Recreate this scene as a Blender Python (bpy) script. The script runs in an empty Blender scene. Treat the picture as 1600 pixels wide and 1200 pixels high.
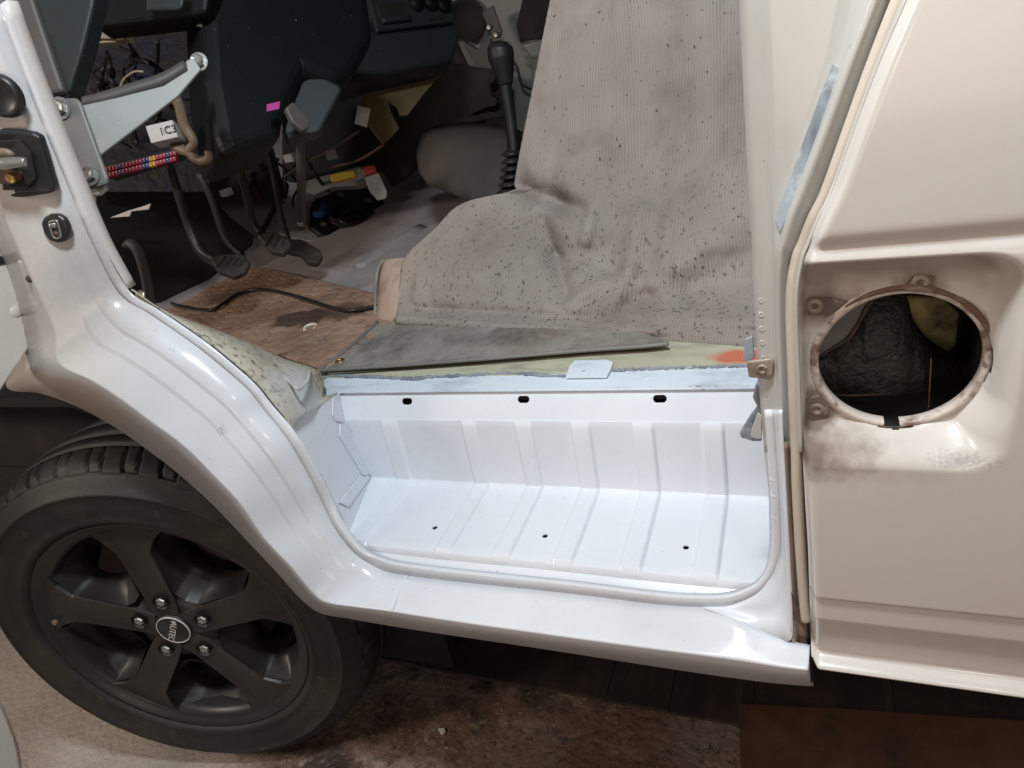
import bpy, bmesh, math, random
import numpy as np
from mathutils import Vector, Matrix, noise

random.seed(4)
SC = bpy.context.scene
COL = SC.collection

# ------------------------------------------------------------------ camera
F = 1050.0                                   # focal length in pixels of a 1600 px wide picture
CAM = np.array([0.0, -0.42, 0.96])
_X = np.array([2456.0, -34.0, -1050.0]); _X /= np.linalg.norm(_X)      # van's rearward axis seen by the lens
_Y = np.array([440.0, -640.0, 1050.0]); _Y -= _X * _X.dot(_Y); _Y /= np.linalg.norm(_Y)
_Z = np.cross(_X, _Y)
R3 = np.array([_X, _Y, _Z])                  # lens axes (right, down, forward) -> world
cam = bpy.data.cameras.new('camera'); co = bpy.data.objects.new('camera', cam); COL.objects.link(co)
rt, dn, fw = R3[:, 0], R3[:, 1], R3[:, 2]
co.matrix_world = Matrix(((rt[0], -dn[0], -fw[0], CAM[0]), (rt[1], -dn[1], -fw[1], CAM[1]), (rt[2], -dn[2], -fw[2], CAM[2]), (0, 0, 0, 1)))
cam.sensor_fit = 'HORIZONTAL'; cam.sensor_width = 36; cam.lens = 36 * F / 1600
cam.clip_start = 0.01; cam.clip_end = 100
SC.camera = co

# ------------------------------------------------------------------ light of the garage
w = bpy.data.worlds.new('World'); SC.world = w; w.use_nodes = True
bg = w.node_tree.nodes['Background']; bg.inputs[0].default_value = (1.0, 0.88, 0.80, 1); bg.inputs[1].default_value = 0.05
def area(name, loc, aim, size, power, col, shape='RECTANGLE', sy=None):
    l = bpy.data.lights.new(name, 'AREA'); l.shape = shape; l.size = size; l.size_y = sy or size
    l.energy = power; l.color = col
    o = bpy.data.objects.new(name, l); COL.objects.link(o); o.location = loc
    o.rotation_euler = (Vector(aim) - Vector(loc)).to_track_quat('-Z', 'Y').to_euler()
    return o
area('work_lamp', (-0.12, -0.22, 1.62), (-0.14, 0.10, 0.55), 0.18, 12.0, (0.87, 0.945, 1.0), sy=0.10)
area('inspection_torch', (0.035, -0.62, 0.90), (0.10, 0.2, 0.84), 0.03, 0.12, (1.0, 0.97, 0.92), sy=0.02)
area('side_lamp', (0.32, -0.55, 1.38), (0.10, 0.1, 0.80), 0.12, 1.02, (1.0, 0.95, 0.885), sy=0.08)
area('garage_lamp', (-1.9, -1.2, 1.8), (-1.15, 0.0, 0.1), 0.6, 21, (1.0, 0.85, 0.73), sy=0.3)
area('front_fill', (0.2, -2.4, 0.8), (-0.2, 0.0, 0.4), 1.4, 9, (1.0, 0.80, 0.68), sy=0.6)  # added broad fill, low in front of the van
SC.view_settings.view_transform = 'Standard'; SC.view_settings.look = 'None'
SC.view_settings.exposure = 0.0; SC.view_settings.gamma = 1.0; SC.view_settings.use_curve_mapping = False

# ------------------------------------------------------------------ helpers
def ray(px, py):
    return R3 @ np.array([px - 800.0, py - 600.0, F])
def at_y(px, py, y):
    d = ray(px, py); return CAM + d * ((y - CAM[1]) / d[1])
def at_z(px, py, z):
    d = ray(px, py); return CAM + d * ((z - CAM[2]) / d[2])
def at_x(px, py, x):
    d = ray(px, py); return CAM + d * ((x - CAM[0]) / d[0])
def at_p(px, py, o, n):
    d = ray(px, py); o = np.array(o); n = np.array(n); return CAM + d * (n.dot(o - CAM) / n.dot(d))
def at_t(px, py, t):
    d = ray(px, py); return CAM + d / np.linalg.norm(d) * t

def link(name, me, mat=None, parent=None, smooth=True):
    o = bpy.data.objects.new(name, me); COL.objects.link(o)
    if mat is not None: me.materials.append(mat)
    if parent is not None:
        o.parent = parent
        o.matrix_parent_inverse = WORLD[parent.name].inverted()
    WORLD[o.name] = Matrix.Identity(4)
    if smooth:
        for p in me.polygons: p.use_smooth = True
    return o
WORLD = {}
def empty(name, loc=(0, 0, 0), parent=None):
    o = bpy.data.objects.new(name, None); COL.objects.link(o); o.location = loc; o.empty_display_size = 0.05
    if parent is not None:
        o.parent = parent; o.matrix_parent_inverse = WORLD[parent.name].inverted()
    WORLD[o.name] = Matrix.Translation(loc)
    return o
def tag(o, label=None, cat=None, kind=None, group=None):
    if label: o['label'] = label
    if cat: o['category'] = cat
    if kind: o['kind'] = kind
    if group: o['group'] = group
    return o
def mesh(name, v, f, mat=None, parent=None, smooth=True):
    me = bpy.data.meshes.new(name); me.from_pydata([tuple(map(float, p)) for p in v], [], f); me.update()
    bm = bmesh.new(); bm.from_mesh(me); bmesh.ops.recalc_face_normals(bm, faces=bm.faces); bm.to_mesh(me); bm.free()
    return link(name, me, mat, parent, smooth)
def bevel(o, w=0.002, seg=2, ang=30):
    m = o.modifiers.new('bevel', 'BEVEL'); m.width = w; m.segments = seg; m.limit_method = 'ANGLE'; m.angle_limit = math.radians(ang); m.harden_normals = False
    return o
def solid(o, t=0.0012, off=-1):
    m = o.modifiers.new('thick', 'SOLIDIFY'); m.thickness = t; m.offset = off
    return o
def sharp(o, ang=35):
    me = o.data
    bm = bmesh.new(); bm.from_mesh(me)
    for e in bm.edges:
        if len(e.link_faces) == 2 and e.calc_face_angle(0) > math.radians(ang): e.smooth = False
    bm.to_mesh(me); bm.free(); return o
def catmull(P, sub):
    P = np.array(P, float); n = len(P); out = []
    Q = np.vstack([2 * P[0] - P[1], P, 2 * P[-1] - P[-2]])
    for i in range(n - 1):
        a, b, c, d = Q[i], Q[i + 1], Q[i + 2], Q[i + 3]
        for k in range(sub):
            t = k / sub
            out.append(0.5 * ((2 * b) + (-a + c) * t + (2 * a - 5 * b + 4 * c - d) * t * t + (-a + 3 * b - 3 * c + d) * t ** 3))
    out.append(P[-1]); return np.array(out)
def fillet(rows, rad, seg=5):
    """rows: [R][N][3]; rounds the polyline across rows at every inner row."""
    R = len(rows); out = [rows[0]]
    if not hasattr(rad, '__len__'): rad = [rad] * R
    for i in range(1, R - 1):
        p, a, b = rows[i], rows[i - 1], rows[i + 1]
        la = np.linalg.norm(a - p, axis=1, keepdims=True) + 1e-9; lb = np.linalg.norm(b - p, axis=1, keepdims=True) + 1e-9
        s = p + (a - p) / la * np.minimum(rad[i], la * 0.45); e = p + (b - p) / lb * np.minimum(rad[i], lb * 0.45)
        for k in range(seg + 1):
            t = k / seg; out.append((1 - t) ** 2 * s + 2 * t * (1 - t) * p + t * t * e)
    out.append(rows[-1]); return out
def grid_faces(R, N):
    return [(r * N + c, r * N + c + 1, (r + 1) * N + c + 1, (r + 1) * N + c) for r in range(R - 1) for c in range(N - 1)]
def skin(name, rows, mat, parent, sub=6, rad=0.004, thick=0.0012, pixel=True):
    W = []
    for r in rows:
        pts = [at_y(*p) for p in r] if pixel else r
        W.append(catmull(pts, sub))
    W = fillet(W, rad)
    # insert one middle row in long spans for smooth shading
    R, N = len(W), len(W[0])
    o = mesh(name, np.vstack(W), grid_faces(R, N), mat, parent)
    if thick: solid(o, thick, 0)
    return o
def slab(name, pts, nrm, t, mat, parent=None, bev=0.002, seg=2):
    """polygon of world points, thickened by t along -nrm"""
    n = np.array(nrm, float); n /= np.linalg.norm(n); k = len(pts)
    v = list(pts) + [p - n * t for p in pts]
    f = [tuple(range(k)), tuple(range(2 * k - 1, k - 1, -1))] + [(i, (i + 1) % k, k + (i + 1) % k, k + i) for i in range(k)]
    o = mesh(name, v, f, mat, parent, smooth=False)
    if bev: bevel(o, bev, seg)
    return o
def slab_p(name, pix, o, n, t, mat, parent=None, bev=0.002, seg=2):
    return slab(name, [at_p(x, y, o, n) for x, y in pix], n, t, mat, parent, bev, seg)
def frames(P):
    P = np.array(P, float); T = np.gradient(P, axis=0); T /= np.linalg.norm(T, axis=1, keepdims=True)
    u = np.cross(T[0], [0.31, 0.2, 0.93]); u /= np.linalg.norm(u); U = []
    for t in T:
        u = u - t * u.dot(t); u /= np.linalg.norm(u); U.append(u)
    U = np.array(U); return U, np.cross(T, U)
def tube(name, pts, r, mat, parent=None, sub=5, n=10, flat=1.0, spline=True):
    P = catmull(pts, sub) if spline and len(pts) > 2 else np.array(pts, float)
    if len(P) < 3: P = np.array([P[0] + (P[-1] - P[0]) * t for t in (0, .5, 1)])
    r = np.interp(np.linspace(0, 1, len(P)), np.linspace(0, 1, len(r)), r) if hasattr(r, '__len__') else np.full(len(P), r)
    U, V = frames(P); v = []
    for p, u, q, rr in zip(P, U, V, r):
        for k in range(n):
            a = 2 * math.pi * k / n; v.append(p + u * rr * math.cos(a) + q * rr * math.sin(a) * flat)
    f = [(i * n + k, i * n + (k + 1) % n, (i + 1) * n + (k + 1) % n, (i + 1) * n + k) for i in range(len(P) - 1) for k in range(n)]
    f += [tuple(range(n)), tuple(range(len(v) - 1, len(v) - n - 1, -1))]
    return mesh(name, v, f, mat, parent)
def basis(n):
    n = np.array(n, float); n /= np.linalg.norm(n); h = np.array([0, 0, 1.0]) if abs(n[2]) < .9 else np.array([1.0, 0, 0])
    a = np.cross(h, n); a /= np.linalg.norm(a); return a, np.cross(n, a), n
def lathe(name, prof, c, axis, mat, parent=None, n=32, a0=0, a1=2 * math.pi):
    """prof: (radius, height along axis)"""
    a, b, ax = basis(axis); c = np.array(c, float); v = []; full = a1 - a0 > 6.28
    m = n if full else n + 1
    for r, h in prof:
        for k in range(m):
            t = a0 + (a1 - a0) * k / n; v.append(c + ax * h + a * r * math.cos(t) + b * r * math.sin(t))
    f = [(i * m + k, i * m + (k + 1) % m, (i + 1) * m + (k + 1) % m, (i + 1) * m + k) for i in range(len(prof) - 1) for k in range(n)]
    return mesh(name, v, f, mat, parent)
def bolt(name, c, n, r, mat, parent, h=0.005, washer=None):
    a, b, ax = basis(n); c = np.array(c, float); v = []; f = []
    if washer:
        k = 20
        for rr, hh in ((washer, 0), (washer, .0016), (r * .9, .0018)):
            v += [c + ax * hh + a * rr * math.cos(2 * math.pi * i / k) + b * rr * math.sin(2 * math.pi * i / k) for i in range(k)]
        for j in range(2): f += [(j * k + i, j * k + (i + 1) % k, (j + 1) * k + (i + 1) % k, (j + 1) * k + i) for i in range(k)]
    s = len(v)
    for rr, hh in ((r, 0), (r, h * .8), (r * .82, h), (r * .4, h * .9)):
        v += [c + ax * hh + a * rr * math.cos(math.pi / 3 * i + .3) + b * rr * math.sin(math.pi / 3 * i + .3) for i in range(6)]
    for j in range(3): f += [(s + j * 6 + i, s + j * 6 + (i + 1) % 6, s + (j + 1) * 6 + (i + 1) % 6, s + (j + 1) * 6 + i) for i in range(6)]
    f.append(tuple(s + 18 + i for i in range(6)))
    o = mesh(name, v, f, mat, parent, smooth=False); return o
def cut(o, cutters):
    bpy.context.view_layer.update()
    for c in cutters:
        m = o.modifiers.new('hole', 'BOOLEAN'); m.operation = 'DIFFERENCE'; m.object = c; m.solver = 'EXACT'
    dg = bpy.context.evaluated_depsgraph_get()
    me = bpy.data.meshes.new_from_object(o.evaluated_get(dg)); o.modifiers.clear(); o.data = me
    for c in cutters: bpy.data.objects.remove(c)
    return sharp(o, 30)
def text(name, body, size, mat, parent, M, ext=0.0002):
    c = bpy.data.curves.new(name, 'FONT'); c.body = body; c.size = size; c.extrude = ext; c.align_x = 'CENTER'; c.align_y = 'CENTER'
    t = bpy.data.objects.new(name, c); COL.objects.link(t); bpy.context.view_layer.update()
    me = bpy.data.meshes.new_from_object(t.evaluated_get(bpy.context.evaluated_depsgraph_get()))
    bpy.data.objects.remove(t); me.transform(M)
    return link(name, me, mat, parent, False)

# ------------------------------------------------------------------ materials
def mat(name, base, rough=0.5, metal=0.0, layers=(), bumps=(), coat=0.0, spec=0.5, rvar=None):
    """layers: (colour, scale, low, high, amount[, detail, stretch, seed]) noise masks painted over the base; bumps: (scale, strength, distance)"""
    m = bpy.data.materials.new(name); m.use_nodes = True; nt = m.node_tree; N = nt.nodes; L = nt.links
    b = N['Principled BSDF']; b.inputs['Roughness'].default_value = rough; b.inputs['Metallic'].default_value = metal
    b.inputs['Coat Weight'].default_value = coat; b.inputs['Coat Roughness'].default_value = 0.08
    b.inputs['Specular IOR Level'].default_value = spec
    tc = N.new('ShaderNodeTexCoord'); m['tc'] = tc.name
    rgb = N.new('ShaderNodeRGB'); rgb.outputs[0].default_value = (*base, 1); cur = rgb.outputs[0]
    for i, ly in enumerate(layers):
        colr, sc, lo, hi, amt = ly[:5]; det = ly[5] if len(ly) > 5 else 4; st = ly[6] if len(ly) > 6 else (1, 1, 1); sd = ly[7] if len(ly) > 7 else i * 3.7
        mp = N.new('ShaderNodeMapping'); mp.inputs['Scale'].default_value = st; mp.inputs['Location'].default_value = (sd, sd * .7, sd * 1.3); L.new(tc.outputs['Object'], mp.inputs[0])
        nz = N.new('ShaderNodeTexNoise'); nz.inputs['Scale'].default_value = sc; nz.inputs['Detail'].default_value = det; nz.inputs['Roughness'].default_value = .62; L.new(mp.outputs[0], nz.inputs[0])
        mr = N.new('ShaderNodeMapRange'); mr.inputs[1].default_value = lo; mr.inputs[2].default_value = hi; mr.inputs[4].default_value = amt; L.new(nz.outputs[0], mr.inputs[0])
        mx = N.new('ShaderNodeMix'); mx.data_type = 'RGBA'; L.new(mr.outputs[0], mx.inputs[0]); L.new(cur, mx.inputs[6]); mx.inputs[7].default_value = (*colr, 1); cur = mx.outputs[2]
    L.new(cur, b.inputs['Base Color']); m['col'] = cur.node.name
    nrm = None
    for sc, s, d in bumps:
        nz = N.new('ShaderNodeTexNoise'); nz.inputs['Scale'].default_value = sc; nz.inputs['Detail'].default_value = 3; L.new(tc.outputs['Object'], nz.inputs[0])
        bp = N.new('ShaderNodeBump'); bp.inputs['Strength'].default_value = s; bp.inputs['Distance'].default_value = d; L.new(nz.outputs[0], bp.inputs['Height'])
        if nrm is not None: L.new(nrm, bp.inputs['Normal'])
        nrm = bp.outputs[0]
    if nrm is not None: L.new(nrm, b.inputs['Normal'])
    if rvar:
        nz = N.new('ShaderNodeTexNoise'); nz.inputs['Scale'].default_value = rvar[0]; nz.inputs['Detail'].default_value = 5; L.new(tc.outputs['Object'], nz.inputs[0])
        mr = N.new('ShaderNodeMapRange'); mr.inputs[1].default_value = .35; mr.inputs[2].default_value = .65; mr.inputs[3].default_value = rvar[1]; mr.inputs[4].default_value = rvar[2]
        L.new(nz.outputs[0], mr.inputs[0]); L.new(mr.outputs[0], b.inputs['Roughness'])
    return m
def overlay(m, colr, maskfn):
    """adds one more colour over the material's base through a mask built by maskfn(nodes, links, texcoord)"""
    nt = m.node_tree; N = nt.nodes; L = nt.links; b = N['Principled BSDF']
    cur = b.inputs['Base Color'].links[0].from_socket
    mx = N.new('ShaderNodeMix'); mx.data_type = 'RGBA'; L.new(maskfn(N, L, N[m['tc']]), mx.inputs[0]); L.new(cur, mx.inputs[6])
    if isinstance(colr, tuple): mx.inputs[7].default_value = (*colr, 1)
    L.new(mx.outputs[2], b.inputs['Base Color']); return m
def dull(m, maskfn, rough=.85):
    """dry dirt: roughens the paint and takes its clear coat away inside the mask"""
    nt = m.node_tree; N = nt.nodes; L = nt.links; b = N['Principled BSDF']; k = maskfn(N, L, N[m['tc']])
    for name, val in (('Roughness', rough), ('Coat Weight', 0.0), ('Specular IOR Level', .12)):
        ip = b.inputs[name]; mx = N.new('ShaderNodeMix'); L.new(k, mx.inputs[0]); mx.inputs[3].default_value = val
        if ip.links: L.new(ip.links[0].from_socket, mx.inputs[2])
        else: mx.inputs[2].default_value = ip.default_value
        L.new(mx.outputs[0], ip)
    return m
def axis_mask(axis, a, b, nscale=0, namp=0, vec=None):
    """0 at a, 1 at b along an axis of the object (or a direction), edge broken by noise"""
    def fn(N, L, tc):
        dt = N.new('ShaderNodeVectorMath'); dt.operation = 'DOT_PRODUCT'; dt.inputs[1].default_value = vec or tuple(1.0 if i == axis else 0.0 for i in range(3)); L.new(tc.outputs['Object'], dt.inputs[0]); src = dt.outputs['Value']
        if namp:
            nz = N.new('ShaderNodeTexNoise'); nz.inputs['Scale'].default_value = nscale; nz.inputs['Detail'].default_value = 5; L.new(tc.outputs['Object'], nz.inputs[0])
            ma = N.new('ShaderNodeMath'); ma.operation = 'MULTIPLY_ADD'; ma.inputs[1].default_value = namp; L.new(nz.outputs[0], ma.inputs[0]); L.new(src, ma.inputs[2]); src = ma.outputs[0]
            a_, b_ = a + namp * .5, b + namp * .5
        else: a_, b_ = a, b
        mr = N.new('ShaderNodeMapRange'); mr.inputs[1].default_value = a_; mr.inputs[2].default_value = b_; L.new(src, mr.inputs[0]); return mr.outputs[0]
    return fn
def spot_mask(c, r0, r1, nscale=40, namp=0.01, stretch=(1, 1, 1), amt=1.0):
    """1 inside r0 of point c, 0 beyond r1, ragged edge: a stain, or the lit patch painted on the ground"""
    def fn(N, L, tc):
        mp = N.new('ShaderNodeVectorMath'); mp.operation = 'SUBTRACT'; mp.inputs[1].default_value = tuple(map(float, c)); L.new(tc.outputs['Object'], mp.inputs[0])
        m2 = N.new('ShaderNodeVectorMath'); m2.operation = 'MULTIPLY'; m2.inputs[1].default_value = stretch; L.new(mp.outputs[0], m2.inputs[0])
        ln = N.new('ShaderNodeVectorMath'); ln.operation = 'LENGTH'; L.new(m2.outputs[0], ln.inputs[0])
        nz = N.new('ShaderNodeTexNoise'); nz.inputs['Scale'].default_value = nscale; nz.inputs['Detail'].default_value = 5; L.new(tc.outputs['Object'], nz.inputs[0])
        ma = N.new('ShaderNodeMath'); ma.operation = 'MULTIPLY_ADD'; ma.inputs[1].default_value = namp * 2; L.new(nz.outputs[0], ma.inputs[0]); L.new(ln.outputs['Value'], ma.inputs[2])
        mr = N.new('ShaderNodeMapRange'); mr.inputs[1].default_value = r0 + namp; mr.inputs[2].default_value = r1 + namp; mr.inputs[3].default_value = amt; mr.inputs[4].default_value = 0; L.new(ma.outputs[0], mr.inputs[0]); return mr.outputs[0]
    return fn

CREAM = (0.63, 0.59, 0.545); WHITE = (0.71, 0.735, 0.775)
DIRT = (0.10, 0.075, 0.06)
M_new = mat('new white paint', WHITE, 0.42, layers=(((.60, .64, .71), 4, .45, .75, .45), ((.50, .50, .53), 13, .60, .80, .30, 6), (DIRT, 190, .745, .79, .7, 2), ((.36, .34, .33), 70, .70, .80, .35, 5)), bumps=((420, .05, .0006), (14, .12, .002)), rvar=(9, .24, .40))
M_frame = mat('white and cream paint', WHITE, 0.36, layers=(((.60, .60, .61), 5, .38, .70, .6), ((.56, .49, .46), 3.3, .45, .75, .55), (DIRT, 230, .72, .78, .7, 2)), bumps=((300, .05, .0006), (11, .15, .002)), rvar=(8, .13, .32))
overlay(M_frame, CREAM, axis_mask(0, -0.62, -0.70, 9, .10))
for cx_, cy_, rr_ in ((318, 690, .016), (345, 672, .010), (300, 705, .006), (225, 648, .006), (500, 930, .008)):
    overlay(M_frame, (.33, .34, .37), spot_mask(at_y(cx_, cy_, .025), .0, rr_ * .55, 420, .012, amt=.8))
overlay(M_frame, (.20, .15, .12), lambda N, L, tc: spot_mask(at_y(125, 440, .03), .0, .09, 160, .03, amt=.35)(N, L, tc))
M_cream = mat('old cream paint', CREAM, 0.30, layers=(((.52, .44, .38), 3, .45, .8, .4), (DIRT, 150, .72, .78, .75, 3), ((.42, .33, .27), 26, .62, .8, .35, 6, (1, 1, .5))), bumps=((9, .06, .002), (350, .03, .0004)), coat=.25, rvar=(5, .22, .38))
M_rear = mat('old cream side paint', CREAM, 0.30, layers=(((.54, .46, .40), 2.5, .45, .8, .4), (DIRT, 120, .755, .79, .7, 3)), bumps=((7, .05, .002), (350, .03, .0004)), coat=.25, rvar=(4, .2, .25))
M_pillar = mat('cream pillar paint', (.47, .45, .415), 0.27, layers=(((.42, .34, .28), 18, .56, .8, .5, 6, (1, 1, .25)), (DIRT, 190, .70, .77, .7, 3)), bumps=((12, .10, .002),), coat=.35)
M_dirty = mat('grimy channel paint', (.45, .36, .28), 0.5, layers=(((.16, .10, .06), 16, .45, .7, .85, 6, (1, 1, .3)), ((.62, .55, .48), 30, .55, .75, .6)), bumps=((60, .2, .002),))
M_rust = mat('rusty brown', (.13, .075, .05), .75, layers=(((.05, .035, .03), 30, .4, .65, .8), ((.30, .15, .07), 50, .58, .75, .7)), bumps=((90, .4, .002),))
M_black = mat('black plastic', (.012, .013, .014), .5, layers=(((.03, .03, .03), 30, .5, .7, .6),), bumps=((200, .1, .0005),))
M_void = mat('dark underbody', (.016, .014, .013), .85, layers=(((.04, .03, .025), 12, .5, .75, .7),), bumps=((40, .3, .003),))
M_rubber = mat('black rubber', (.016, .015, .015), .38, layers=(((.05, .045, .04), 9, .45, .75, .6),), bumps=((220, .1, .0006),))
M_steel = mat('zinc plated steel', (.42, .42, .40), .38, metal=.8, layers=(((.2, .18, .15), 60, .5, .7, .5),))
M_grey = mat('grey bracket paint', (.19, .185, .175), .5, layers=(((.12, .115, .11), 8, .45, .7, .5), ((.4, .4, .38), 300, .72, .76, .6, 2)), bumps=((60, .08, .001),))
M_gbrk = mat('pale bracket paint', (.30, .315, .30), .5, layers=(((.2, .2, .19), 10, .5, .7, .5), ((.5, .5, .48), 260, .72, .76, .6, 2)), bumps=((40, .08, .001),))
M_sealer = mat('grey seam sealer', (.24, .26, .30), .75, layers=(((.13, .14, .16), 40, .45, .65, .8), ((.5, .53, .56), 60, .55, .7, .7)), bumps=((120, .5, .003),))
M_tape = mat('worn blue grey tape', (.30, .34, .37), .6, layers=(((.10, .12, .14), 22, .46, .64, .9, 6, (1, 1, .4)), ((.55, .58, .58), 50, .55, .7, .6)), bumps=((90, .3, .001),))

# ------------------------------------------------------------------ the van
VAN = empty('van', (-0.3, 0.9, 0.0))
tag(VAN, 'cream and white van with repaired bare step well and open driver door', 'van')
D = 1e-3

# --- wheel arch and sill, one pressed skin from the front pillar round the arch to the rear end of the sill
E = [(9, 0), (67, 155), (118, 280), (158, 375), (200, 452), (245, 482), (287, 510), (325, 537), (362, 567), (400, 601), (425, 632), (465, 680), (500, 740), (520, 780), (537, 815), (567, 853), (597, 869), (626, 877), (685, 885), (748, 892), (900, 908), (1030, 924), (1101, 928)]
K = [(-70, 60), (-35, 200), (5, 330), (45, 425), (84, 512), (92, 566), (146, 595), (195, 627), (235, 657), (270, 682), (300, 707), (337, 745), (375, 785), (413, 840), (455, 885), (493, 930), (516, 942), (560, 948), (614, 955), (691, 967), (860, 991), (1000, 1010), (1100, 1023)]
Lp = [(-100, 80), (-65, 230), (-30, 360), (0, 450), (18, 560), (12, 606), (62, 614), (112, 631), (160, 655), (200, 680), (237, 707), (270, 732), (330, 785), (388, 846), (434, 895), (469, 934), (500, 957), (546, 966), (603, 976), (685, 989), (860, 1015), (1000, 1037), (1100, 1052)]
def lerp2(a, b, t): return (a[0] + (b[0] - a[0]) * t, a[1] + (b[1] - a[1]) * t)
def pull(a, b, d):
    l = math.hypot(b[0] - a[0], b[1] - a[1]); return lerp2(a, b, d / l)
nE = len(E)
e1 = []; G = []
for i in range(nE):
    k = i / (nE - 1.0)
    if i <= 10: e1.append(pull(E[i], K[i], 7)); G.append(pull(E[i], K[i], 15))
    elif i <= 15: e1.append(pull(E[i], K[i], 8)); G.append(pull(E[i], K[i], 17))
    else: e1.append((E[i][0] - 1, E[i][1] + 6)); G.append((E[i][0] - 3, E[i][1] + 20))
yE = [.062] * 4 + [.066] * 3 + [.064] * 4 + [.058] * 3 + [.054] + [.052] * (nE - 15)
rowE = [(p[0], p[1], y) for p, y in zip(E, yE)]
k1 = [.0025] * 14 + [.0045] + [.007] * (nE - 15); k2 = [.0050] * 14 + [.0068] + [.0085] * (nE - 15)
rowe1 = [(p[0], p[1], y - k) for p, y, k in zip(e1, yE, k1)]
rowG = [(p[0], p[1], y - k) for p, y, k in zip(G, yE, k2)]
# rear lower corner: the band climbs the rear pillar, the sill's face runs on behind its foot
Eb = [(1101, 928), (1140, 925), (1172, 914), (1188, 902), (1198, 884), (1203, 850), (1202, 775), (1195, 702), (1190, 640)]
Gb = [(1098, 948), (1138, 946), (1178, 930), (1200, 908), (1213, 884), (1220, 850), (1218, 775), (1213, 702), (1208, 640)]
e1b = [lerp2(a, b, .32) for a, b in zip(Eb, Gb)]
band = [rowE + [(p[0], p[1], .052) for p in Eb[1:]], rowe1 + [(p[0], p[1], .045) for p in e1b[1:]], rowG + [(p[0], p[1], .0435) for p in Gb[1:]]]
skin('door_opening_flange', band, M_frame, VAN, sub=5, rad=.0012)
rG = rowG + [(1150, 968, .030), (1200, 990, .0255), (1240, 1003, .023), (1266, 1008, .022)]
def mid(i, t, dy=0):
    a, b = rG[i], rK[i]; return (a[0] + (b[0] - a[0]) * t, a[1] + (b[1] - a[1]) * t, a[2] + (b[2] - a[2]) * t + dy)
rK = [(x, y, 0.0) for x, y in K] + [(1150, 1030, 0), (1195, 1037, 0), (1236, 1043, 0), (1263, 1046, 0)]
rL = [(x, y, .006 if i < 14 else .0075) for i, (x, y) in enumerate(Lp)] + [(1150, 1059, .0075), (1195, 1065, .0075), (1236, 1069, .0075), (1266, 1071, .0075)]
for i in range(5): rK[i] = (rK[i][0], rK[i][1], .030 - .004 * i)
for i in range(5): rL[i] = (rL[i][0], rL[i][1], .060 if i < 4 else .022)
rK[5] = (rK[5][0], rK[5][1], .004)
# pressed feature lines along the arch fade out at both ends
fade = [0, 0, 0, 0, .3, 1, 1, 1, 1, 1, 1, 1, 1, .8, .5, .2] + [0] * 11
m1 = [mid(i, .30, .0) for i in range(len(rG))]; m1b = [mid(i, .34, .0011 * fade[i]) for i in range(len(rG))]
m2 = [mid(i, .55, .0) for i in range(len(rG))]; m2b = [mid(i, .60, .0009 * fade[i]) for i in range(len(rG))]
bow = [.10 * 0] * len(rG)
skin('wheel_arch_and_sill', [rG, m1, m1b, m2, m2b, rK, rL], M_frame, VAN, sub=6, rad=[0, .0015, .0015, .0015, .0015, .0018, 0])
up_rows = []
for q in (rowE, rowe1, rowG, rK, rL):
    p0, p1 = at_y(*q[0]), at_y(*q[1]); up_rows.append(np.array([p0 + (p0 - p1) * 2.2, p0 + (p0 - p1) * 1.1, p0 + (p1 - p0) * .004]))
skin('front_pillar_upper', up_rows, M_frame, VAN, pixel=False, sub=4, rad=[0, .0015, .0015, .003, 0])
# bottom turn of the sill
tuck = [(x, y, yy) for x, y, yy in rL[15:]]
und = []
for x, y, yy in tuck:
    p = at_y(x, y, yy); und.append(p)
skin('sill_underside', [np.array(und), np.array(und) + [0, .035, .006], np.array(und) + [0, .05, .06]], M_new, VAN, pixel=False, rad=.003)
arch_in = np.array([at_y(*p) for p in rL[5:16]])
skin('arch_return_lip', [arch_in, arch_in + [0, .014, .002], arch_in + [0, .016, .02]], M_frame, VAN, pixel=False, rad=.002)

tube('weld_seam', [at_y(x, y, yy) for x, y, yy in ((637, 899, .0425), (630, 912, .034), (622, 932, .0175), (613, 953, .0005))], .0013, M_new, VAN, sub=6, n=8)
# --- rear pillar foot: fillet between the band and the sill
foot_in = [(p[0], p[1], .0435) for p in Gb]
foot_out = [(1100, 950, .041), (1150, 968, .030), (1200, 990, .0255), (1234, 1001, .021), (1238, 960, .020), (1234, 880, .020), (1229, 790, .020), (1224, 702, .020), (1221, 640, .020)]
foot_mid = [(a[0] * .55 + b[0] * .45, a[1] * .55 + b[1] * .45, a[2] * .75 + b[2] * .25) for a, b in zip(foot_in, foot_out)]
skin('pillar_foot', [foot_in, foot_mid, foot_out], M_new, VAN, sub=8, rad=.006)

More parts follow.
